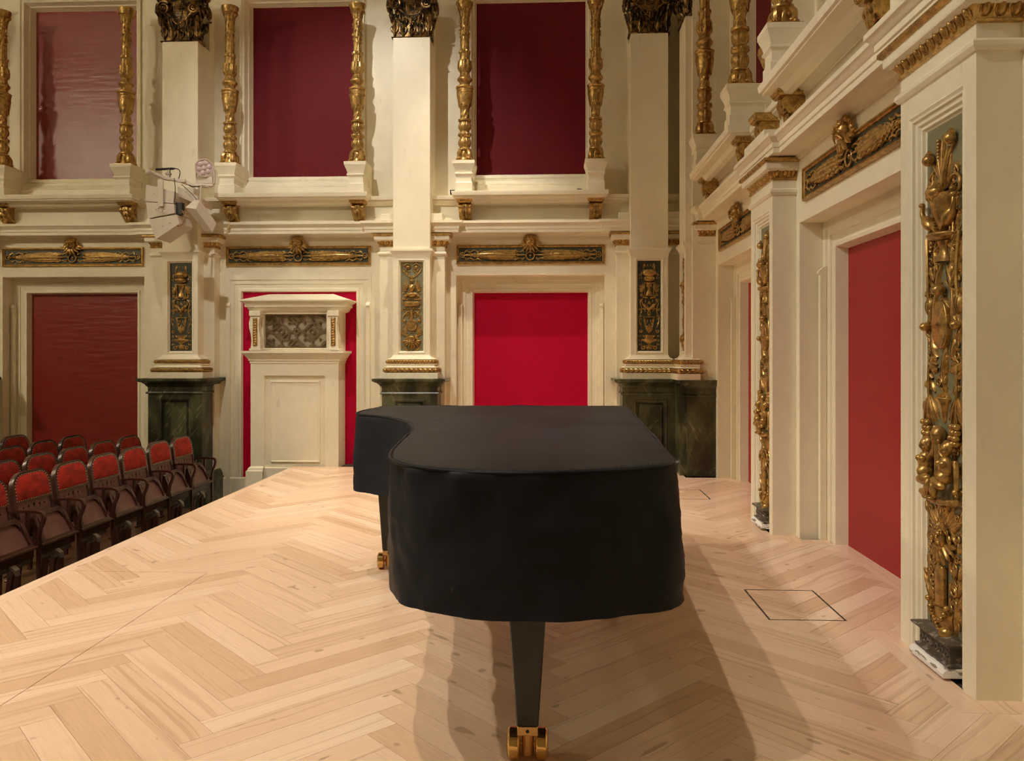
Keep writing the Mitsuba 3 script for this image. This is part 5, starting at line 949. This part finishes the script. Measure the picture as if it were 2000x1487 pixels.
# ================================================================== theatre seats of the hall (x towards the stage, y along the row, z above the hall floor)
def seat_parts():
    R = {}
    lean = np.array([-0.070, 0, 0.49]) / math.hypot(0.070, 0.49); nrm_ = np.array([lean[2], 0, -lean[0]])      # up the back, and out of its front
    base = np.array([0.070, 0.0, 0.44])
    def on_back(poly, d0, d1):
        """polygon in (along the row, up the back), thickened from d0 to d1 along the back's normal"""
        m = trimesh.creation.extrude_polygon(poly, d1 - d0, engine='earcut'); v = np.array(m.vertices); v[:, 2] += d0
        w = base + v[:, :1] * np.array([0, 1, 0]) + v[:, 1:2] * lean + v[:, 2:] * nrm_; return w, m.faces
    def pad(w, t0, t1, r, bulge=0.012):
        hw = w / 2; s = [(-hw, t0), (hw, t0), (hw, t1 - r)] + [(hw - r + r * math.cos(a), t1 - r + r * math.sin(a) * (0.85)) for a in np.linspace(0, math.pi / 2, 7)[1:]] + [(-hw + r - r * math.sin(a), t1 - r + r * math.cos(a) * 0.85) for a in np.linspace(0, math.pi / 2, 7)] + [(-hw, t1 - r)]
        top = [(x, z + bulge * math.cos(min(1, abs(x) / hw) * math.pi / 2) * (1 if z > t1 - r * 0.5 else 0)) for x, z in s]; return Polygon(top).buffer(0)
    outer, cush = pad(0.455, 0.0, 0.498, 0.13), pad(0.405, 0.275, 0.476, 0.10)
    fr = M(); hole = pad(0.385, 0.02, 0.462, 0.10)
    ringp = outer.difference(hole); fr.add(*on_back(ringp, -0.022, 0.012)); fr.add(*on_back(outer.buffer(-0.012), -0.018, -0.008))
    # softly bulging cushion
    m = M(); lev = [(0.0, 0.0), (0.004, 0.010), (0.014, 0.017), (0.034, 0.023), (0.060, 0.027)]; ringv = []
    co = np.array(cush.exterior.coords)[:-1]; seg = LineString(np.vstack([co, co[:1]]))
    for ins, h in lev:
        q = cush.buffer(-ins) if ins else cush; e = q.exterior; pts = np.array([e.interpolate(t, normalized=True).coords[0] for t in np.linspace(0, 1, 48, endpoint=False)])
        st_ = np.argmin(np.linalg.norm(pts - [0, 0.275], axis=1)); pts = np.roll(pts, -st_, 0); ringv.append(np.column_stack([pts, np.full(48, h)]))
    cen = np.array([[0, 0.375, 0.031]]); vv = np.vstack(ringv + [cen]); fs = []
    for i in range(len(lev) - 1): fs += [[i * 48 + j, i * 48 + (j + 1) % 48, (i + 1) * 48 + (j + 1) % 48, (i + 1) * 48 + j] for j in range(48)]
    a2 = 0.5 * np.sum(ringv[0][:, 0] * np.roll(ringv[0][:, 1], -1) - np.roll(ringv[0][:, 0], -1) * ringv[0][:, 1]); fl = 1 if a2 > 0 else -1
    tri = [q[:3] for q in fs] + [[q[0], q[2], q[3]] for q in fs] + [[(len(lev) - 1) * 48 + j, (len(lev) - 1) * 48 + (j + 1) % 48, len(lev) * 48] for j in range(48)]
    w = base + vv[:, :1] * np.array([0, 1, 0]) + vv[:, 1:2] * lean + vv[:, 2:] * nrm_; tri = np.array(tri); m.add(w, tri if fl > 0 else tri[:, ::-1])
    R['cushion'] = (m, 'm_velvet', 60, 'red velvet cushion', None)
    nl = M(); e = cush.buffer(-0.002).exterior
    for t in np.linspace(0, 1, 46, endpoint=False):
        q = e.interpolate(t, normalized=True); c = base + np.array([0, q.x, 0]) + lean * q.y + nrm_ * 0.013; nl.ell(tuple(c), (0.0052, 0.0052, 0.0052), n=4)
    R['nails'] = (nl, 'm_nail', True, 'row of bright upholstery nails', 'stuff')
    holes = [affinity.scale(__import__('shapely').Point(x, t).buffer(1.0, 6), r, r * 1.1) for x, t, r in ((0, 0.225, 0.013), (-0.065, 0.222, 0.010), (0.065, 0.222, 0.010), (-0.125, 0.218, 0.008), (0.125, 0.218, 0.008))] + [sbox(-0.004, 0.185, 0.004, 0.225), sbox(-0.068, 0.195, -0.062, 0.222), sbox(0.062, 0.195, 0.068, 0.222)]
    R['perforated_panel'] = ((lambda g: M().add(*g))(on_back(sbox(-0.195, 0.06, 0.195, 0.268).difference(unary_union(holes)), -0.004, 0.004)), 'm_plywood', False, 'perforated plywood panel', None)
    fr.strap([base + lean * 0.268 + nrm_ * 0.008 + np.array([0, -0.2, 0]), base + lean * 0.268 + nrm_ * 0.008 + np.array([0, 0.2, 0])], 0.014, 0.016, tuple(lean))
    for s in (-1, 1): fr.strap([base + np.array([0, s * 0.213, 0]) + lean * 0.02, (0.078, s * 0.213, 0.40), (0.060, s * 0.213, 0.2), (0.030, s * 0.213, 0.0)], 0.030, 0.034)
    R['back_frame'] = (fr, 'm_mahogany', 30, None, None)
    # seat folded up: its underside faces the stage
    top, bot = np.array([0.128, 0, 0.622]), np.array([0.218, 0, 0.412]); up = (top - bot) / np.linalg.norm(top - bot); no = np.array([up[2], 0, -up[0]]); L = np.linalg.norm(top - bot)
    def on_seat(poly, d0, d1):
        m = trimesh.creation.extrude_polygon(poly, d1 - d0, engine='earcut'); v = np.array(m.vertices); v[:, 2] += d0
        return bot + v[:, :1] * np.array([0, 1, 0]) + v[:, 1:2] * up + v[:, 2:] * no, m.faces
    def trap(i): 
        a = [(-0.205 + i, -0.02 + i), (0.205 - i, -0.02 + i), (0.185 - i, 0.20)] + [(0.175 - i - 0.06 + 0.06 * math.cos(t), L - 0.06 - i + 0.06 * math.sin(t)) for t in np.linspace(0, math.pi / 2, 6)] + [(-0.175 + i + 0.06 - 0.06 * math.sin(t), L - 0.06 - i + 0.06 * math.cos(t)) for t in np.linspace(0, math.pi / 2, 6)] + [(-0.185 + i, 0.20)]
        return Polygon(a).buffer(0)
    R['seat_frame'] = ((lambda g: M().add(*g))(on_seat(trap(0).difference(trap(0.034)), -0.030, 0.024)), 'm_mahogany', 30, None, None)
    R['seat_panel'] = ((lambda g: M().add(*g))(on_seat(trap(0.030), -0.006, 0.006)), 'm_plywood', False, 'purplish plywood seat underside', None)
    R['seat_pad'] = ((lambda g: M().add(*g))(on_seat(trap(0.036), -0.045, -0.006)), 'm_velvet', 30, 'red velvet seat pad', None)
    R['front_rail'] = (M().tube([(0.240, -0.225, 0.405), (0.240, 0.225, 0.405)], 0.0135, 10).strap([(0.222, -0.21, 0.362), (0.222, 0.21, 0.362)], 0.055, 0.02, (0, 0, 1)), 'm_mahogany', 30, None, None)
    br = M().strap([(0.235, -0.03, 0.335), (0.245, -0.03, 0.31), (0.225, -0.03, 0.275), (0.185, -0.03, 0.258)], 0.045, 0.014).strap([(0.235, -0.03, 0.33), (0.268, -0.03, 0.305), (0.276, -0.03, 0.268)], [0.045, 0.05, 0.026], 0.016); br.strap([(0.205, -0.20, 0.308), (0.205, 0.20, 0.308)], 0.030, 0.010, (0, 0, 1))
    R['hinge_bracket'] = (br, 'm_steel', 30, 'grey metal hinge bracket', None)
    lg = [M().strap([(0.190, s * 0.10, 0.31), (0.180, s * 0.10, 0.0)], 0.030, 0.030) for s in (-1, 1)]
    R['leg'] = (lg[0], 'm_mahogany', 30, None, None); R['leg_001'] = (lg[1], 'm_mahogany', 30, None, None)
    return R
def arm_mesh():
    m = M(); top = [(0.062, 0, 0.570), (0.048, 0, 0.612), (0.056, 0, 0.642), (0.090, 0, 0.656), (0.16, 0, 0.659), (0.232, 0, 0.656), (0.268, 0, 0.648), (0.282, 0, 0.622), (0.272, 0, 0.575), (0.248, 0, 0.515), (0.240, 0, 0.45), (0.240, 0, 0.36), (0.245, 0, 0.0)]
    P = np.array(top); u = np.concatenate([[0], np.cumsum(np.linalg.norm(np.diff(P, axis=0), axis=1))]); uu = np.linspace(0, u[-1], 44)
    from scipy.interpolate import PchipInterpolator
    q = PchipInterpolator(u, P)(uu); w = np.where(uu < u[6], 0.034, 0.030)
    m.strap(q, w, 0.019)
    m.strap([(0.158, 0, 0.656), (0.157, 0, 0.55), (0.156, 0, 0.44)], 0.024, 0.020)
    m.strap([(0.070, 0, 0.46), (0.12, 0, 0.425), (0.18, 0, 0.415), (0.245, 0, 0.425)], 0.030, [0.05, 0.055, 0.045, 0.05])
    m.bev(0.225, 0.265, -0.035, 0.035, 0.0, 0.016, 0.004)
    return m
SP = {n: (ready(g, m_, sm), lb, kd) for n, (g, m_, sm, lb, kd) in seat_parts().items()}; ARM = ready(arm_mesh(), 'm_mahogany', 35)
XR = {1: -3.945, 2: -4.520, 3: -5.145, 4: -5.785}
words = ['far', 'second', 'third', 'fourth', 'fifth', 'sixth', 'seventh']
rows = {1: 'front row', 2: 'second row', 3: 'third row', 4: 'fourth row'}
for r, n in ((1, 7), (2, 5), (3, 3), (4, 1)):
    for i in range(n):
        if r == 4: lab = 'red velvet folding seat of the fourth row peeping out at the left edge'
        elif i == 0: lab = f'red velvet folding seat at the wall end of the {rows[r]}'
        else: lab = f'red velvet folding seat, {words[i]} from the wall in the {rows[r]}'
        k = thing('theatre_seat', lab, 'folding seat', 'red folding seats of the hall')
        y = 8.440 - 0.5025 * i; tw = shift(XR[r], y, HALL)
        for nm, (d, lb, kd) in SP.items():
            kk = put(numbered(f'{k}__{nm}'), d, None, tw, label=lb)
            if kd: labels[kk]['kind'] = kd
        part(k, 'armrest', ARM, None, shift(XR[r], y - 0.2512, HALL))
        if i == 0: part(k, 'armrest', ARM, None, shift(XR[r], y + 0.2512, HALL))

# ================================================================== loudspeakers, lamp and microphone at the first pilaster
Y0 = 8.86
k = thing('loudspeaker_array', 'cluster of three white wedge loudspeakers hung before the pilaster', 'loudspeakers')
for cab, y_, th in ((((-4.533, 3.263), (-4.215, 3.181), (-4.215, 3.047), (-4.545, 3.074)), 0, 0.34), (((-4.541, 3.066), (-4.215, 3.040), (-4.203, 2.937), (-4.509, 2.880)), 0, 0.34), (((-4.505, 2.868), (-4.182, 2.921), (-4.150, 2.818), (-4.424, 2.642)), 0, 0.34)):
    p = Polygon(cab).buffer(-0.008).buffer(0.008, 4)
    c = part(k, 'cabinet', M().extr(p, Y0, Y0 + th, 'xz'), 'm_white_paint', ID, 20)
    (ax, az), (dx, dz) = cab[0], cab[3]; nx, nz = dz - az, -(dx - ax); ln = math.hypot(nx, nz)
    for t in (0.3, 0.6): put(numbered(c + '__screw'), M().ell((cab[2][0] * t + cab[3][0] * (1 - t) + 0.0, Y0, (cab[2][1] * t + cab[3][1] * (1 - t)) * 0.5 + 0.5 * (cab[1][1] * t + cab[0][1] * (1 - t))), (0.006, 0.003, 0.006), n=4), 'm_black', ID, True)
part(k, 'strap', M().bev(-4.392, -4.327, Y0 - 0.025, Y0 - 0.008, 3.009, 3.317, 0.003).tube([(-4.36, Y0 - 0.02, 3.02), (-4.385, Y0 - 0.04, 2.985), (-4.375, Y0 - 0.04, 2.945), (-4.345, Y0 - 0.03, 2.94), (-4.33, Y0 - 0.03, 2.965)], 0.008, 6), 'm_white_paint', ID, 30, 'white hanging strap')
part(k, 'connector_plate', M().bev(-4.205, -4.135, Y0 + 0.03, Y0 + 0.10, 2.925, 3.062, 0.004), 'm_black', ID, False, 'black connector plate')
k = thing('mounting_arm', 'white mounting arm sloping from the pilaster to the loudspeakers', 'mounting arm')
part(k, 'beam', M().extr([(-4.23, 3.262), (-3.995, 3.135), (-3.99, 3.055), (-4.225, 3.150)], 8.98, 9.36, 'xz').bev(-4.26, -4.14, 9.2, 9.41, 3.10, 3.30, 0.006), 'm_white_paint', ID, 20)
part(k, 'tube', M().tube([(-4.47, 8.84, 3.40), (-4.40, 8.86, 3.37), (-4.33, 8.90, 3.335), (-4.20, 8.95, 3.325), (-4.05, 8.98, 3.275), (-3.88, 9.0, 3.265)], 0.022, 8).ell((-4.492, 8.82, 3.392), (0.033, 0.033, 0.036), n=8).tube([(-4.42, 8.84, 3.405), (-4.445, 8.84, 3.345)], 0.010, 6).bev(-4.215, -4.115, 8.93, 8.95, 3.300, 3.335, 0.003), 'm_white_paint', ID, 40)
cab = M().tube(bez((-4.21, 8.86, 3.33), (-4.18, 8.85, 3.15), (-4.215, 8.86, 3.06), n=10), 0.004, 5).tube(bez((-4.17, 8.95, 3.28), (-4.05, 8.93, 3.18), (-3.98, 8.93, 3.10), n=10), 0.004, 5).tube(bez((-4.08, 8.95, 3.27), (-4.0, 8.90, 3.20), (-3.95, 8.95, 3.29), (-3.86, 8.95, 3.25), 12), 0.005, 5)
kk = part(k, 'cable', cab, 'm_black', ID, True)
part(k, 'cable', M().tube(bez((-4.15, 8.90, 2.98), (-4.07, 8.86, 2.92), (-3.99, 8.90, 2.925), n=10), 0.006, 5), 'm_cable', ID, True, 'brown cable'); part(k, 'cable', M().tube(bez((-4.15, 8.90, 2.94), (-4.09, 8.85, 2.99), (-4.05, 8.86, 2.80), (-4.18, 8.88, 2.79), 14), 0.006, 5), 'm_cable', ID, True, 'brown cable loop')
k = thing('microphone', 'black pencil microphone pointing left above the loudspeakers', 'microphone')
part(k, 'body', M().tube([(-4.452, 8.92, 3.446), (-4.275, 8.95, 3.459), (-4.245, 8.955, 3.461)], [0.0135, 0.0135, 0.008], 10), 'm_black', ID, 40)
part(k, 'clip', M().bev(-4.327, -4.295, 8.93, 8.955, 3.335, 3.447, 0.004).bev(-4.345, -4.29, 8.92, 8.97, 3.385, 3.41, 0.004), 'm_steel', ID, False, 'grey clip')
part(k, 'cable', M().tube(bez((-4.245, 8.955, 3.461), (-4.15, 8.95, 3.455), (-4.20, 8.94, 3.34), n=12), 0.005, 5), 'm_black', ID, True)
k = thing('stage_lamp', 'white round lamp with seven lenses on a yoke right of the loudspeakers', 'lamp')
tw = T().translate([-3.905, 8.95, 3.465]) @ T().rotate([0, 0, 1], 24) @ T().rotate([1, 0, 0], 14)
def flat(m): v, f = m.get(); return np.stack([v[:, 0], -v[:, 2], v[:, 1]], 1), f
part(k, 'housing', flat(M().lathe([(0, -0.20), (0.080, -0.20), (0.098, -0.185), (0.100, -0.02), (0.104, 0.0), (0.104, 0.016), (0.092, 0.018), (0.090, 0.004), (0.0, 0.004)], n=32)), 'm_white_paint', tw, 30)
part(k, 'lens_plate', flat(M().lathe([(0.091, 0.0), (0.091, 0.008), (0, 0.008)], n=28)), 'm_lens', tw, 30)
for q in range(7):
    r_, a_ = (0, 0) if q == 0 else (0.058, q * math.pi / 3 + 0.3)
    part(k, 'lens', flat(M().lathe([(0.027, 0.006), (0.027, 0.012), (0.018, 0.018), (0, 0.021)], (r_ * math.cos(a_), r_ * math.sin(a_)), 16)), 'm_lens', tw, 40)
part(k, 'yoke', M().strap([(-4.018, 9.0, 3.50), (-4.020, 9.0, 3.30), (-4.0, 9.0, 3.285), (-3.83, 9.0, 3.285), (-3.808, 9.0, 3.30), (-3.806, 9.0, 3.45)], 0.03, 0.010).bev(-4.012, -3.822, 8.98, 9.06, 3.29, 3.375, 0.004).tube([(-3.95, 9.0, 3.27), (-3.82, 9.0, 3.275)], 0.018, 8), 'm_white_paint', ID, 30)
k = thing('wall_loudspeaker', 'small tilted white loudspeaker hanging below the round lamp', 'loudspeaker')
A8 = np.array([(-3.978, 8.84, 3.077), (-3.909, 8.84, 3.077), (-3.909, 8.74, 2.958), (-4.026, 8.74, 2.975)]); B8 = A8 + np.array([0.120, 0.16, -0.235]) * 1.0
B8[:, 0] = [-3.852, -3.786, -3.788, -3.880]
part(k, 'cabinet', M().tm(trimesh.convex.convex_hull(np.vstack([A8, B8]))), 'm_white_paint', ID, False)
part(k, 'bracket', M().strap([(-3.911, 8.86, 3.07), (-3.911, 8.88, 3.243), (-3.845, 8.90, 3.243), (-3.845, 9.0, 3.243)], 0.02, 0.010, (0, 1, 0.01)), 'm_white_paint', ID, False)
# ================================================================== lamps
PLACES = ['above the tail of the piano', 'above the stage edge near the camera', 'above the front row of the hall', 'above the far end of the piano', 'above the left part of the stage', 'above the hall beside the camera']
for (p, aim, power, half, col), pl in zip(SPOTS, PLACES):
    s = thing('stage_spotlight', 'black theatre spotlight under the ceiling ' + pl, 'spotlight', 'stage spotlights under the ceiling')
    p, aim = np.array(p, float), np.array(aim, float); L = 0.42; R = 0.05
    tw = T().look_at(origin=list(p), target=list(aim), up=[0.1, 1, 0.2])           # local +z looks at the aim
    rt = R + L * math.tan(math.radians(half)) - 0.0
    can = M().lathe([(R + 0.02, -0.05), (R + 0.02, 0.0), (rt, L), (rt + 0.01, L), (R + 0.035, -0.01), (R + 0.035, -0.06), (0.0, -0.06)], n=28)
    part(s, 'housing', can, 'm_black', tw)
    th = np.arange(20) * 2 * math.pi / 20
    disc = (np.vstack([[0, 0, 0], np.stack([R * np.cos(th), R * np.sin(th), th * 0], 1)]), np.array([[0, k + 1, (k + 1) % 20 + 1] for k in range(20)]))
    k = part(s, 'lens', mikit.ply(disc, 'm_black', False), None, tw)
    rad = power / (math.pi * R * R * 1.0) / 6
    scene[k]['emitter'] = {'type': 'area', 'radiance': {'type': 'rgb', 'value': [rad * c for c in col]}}
for (p, rad), pl in zip(CHANDELIERS, ('level with the middle of the stage', 'level with the camera')):
    c = thing('chandelier', 'hall chandelier with glowing glass globes ' + pl, 'chandelier', 'hall chandeliers')
    b = M().tube([(0, 0, 0), (0, 0, 8.6 - p[2])], 0.015, 8); gl = []
    for k in range(8):
        a = k * math.pi / 4
        b.tube(bez((0, 0, 0.25), (0.14 * math.cos(a), 0.14 * math.sin(a), -0.2), (0.17 * math.cos(a), 0.17 * math.sin(a), -0.06)), 0.012, 6)
        gl.append(shift(p[0] + 0.17 * math.cos(a), p[1] + 0.17 * math.sin(a), p[2] + 0.02))
    part(c, 'frame', b, 'm_brass_dull', shift(*p))
    GL = ready(M().ell((0, 0, 0), (0.065, 0.065, 0.065), n=6), 'm_white_paint', True)
    for tw in gl:
        k = part(c, 'globe', GL, None, tw)
        scene[k]['emitter'] = {'type': 'area', 'radiance': {'type': 'rgb', 'value': [rad * v for v in LAMP]}, 'sampling_weight': 0.15}
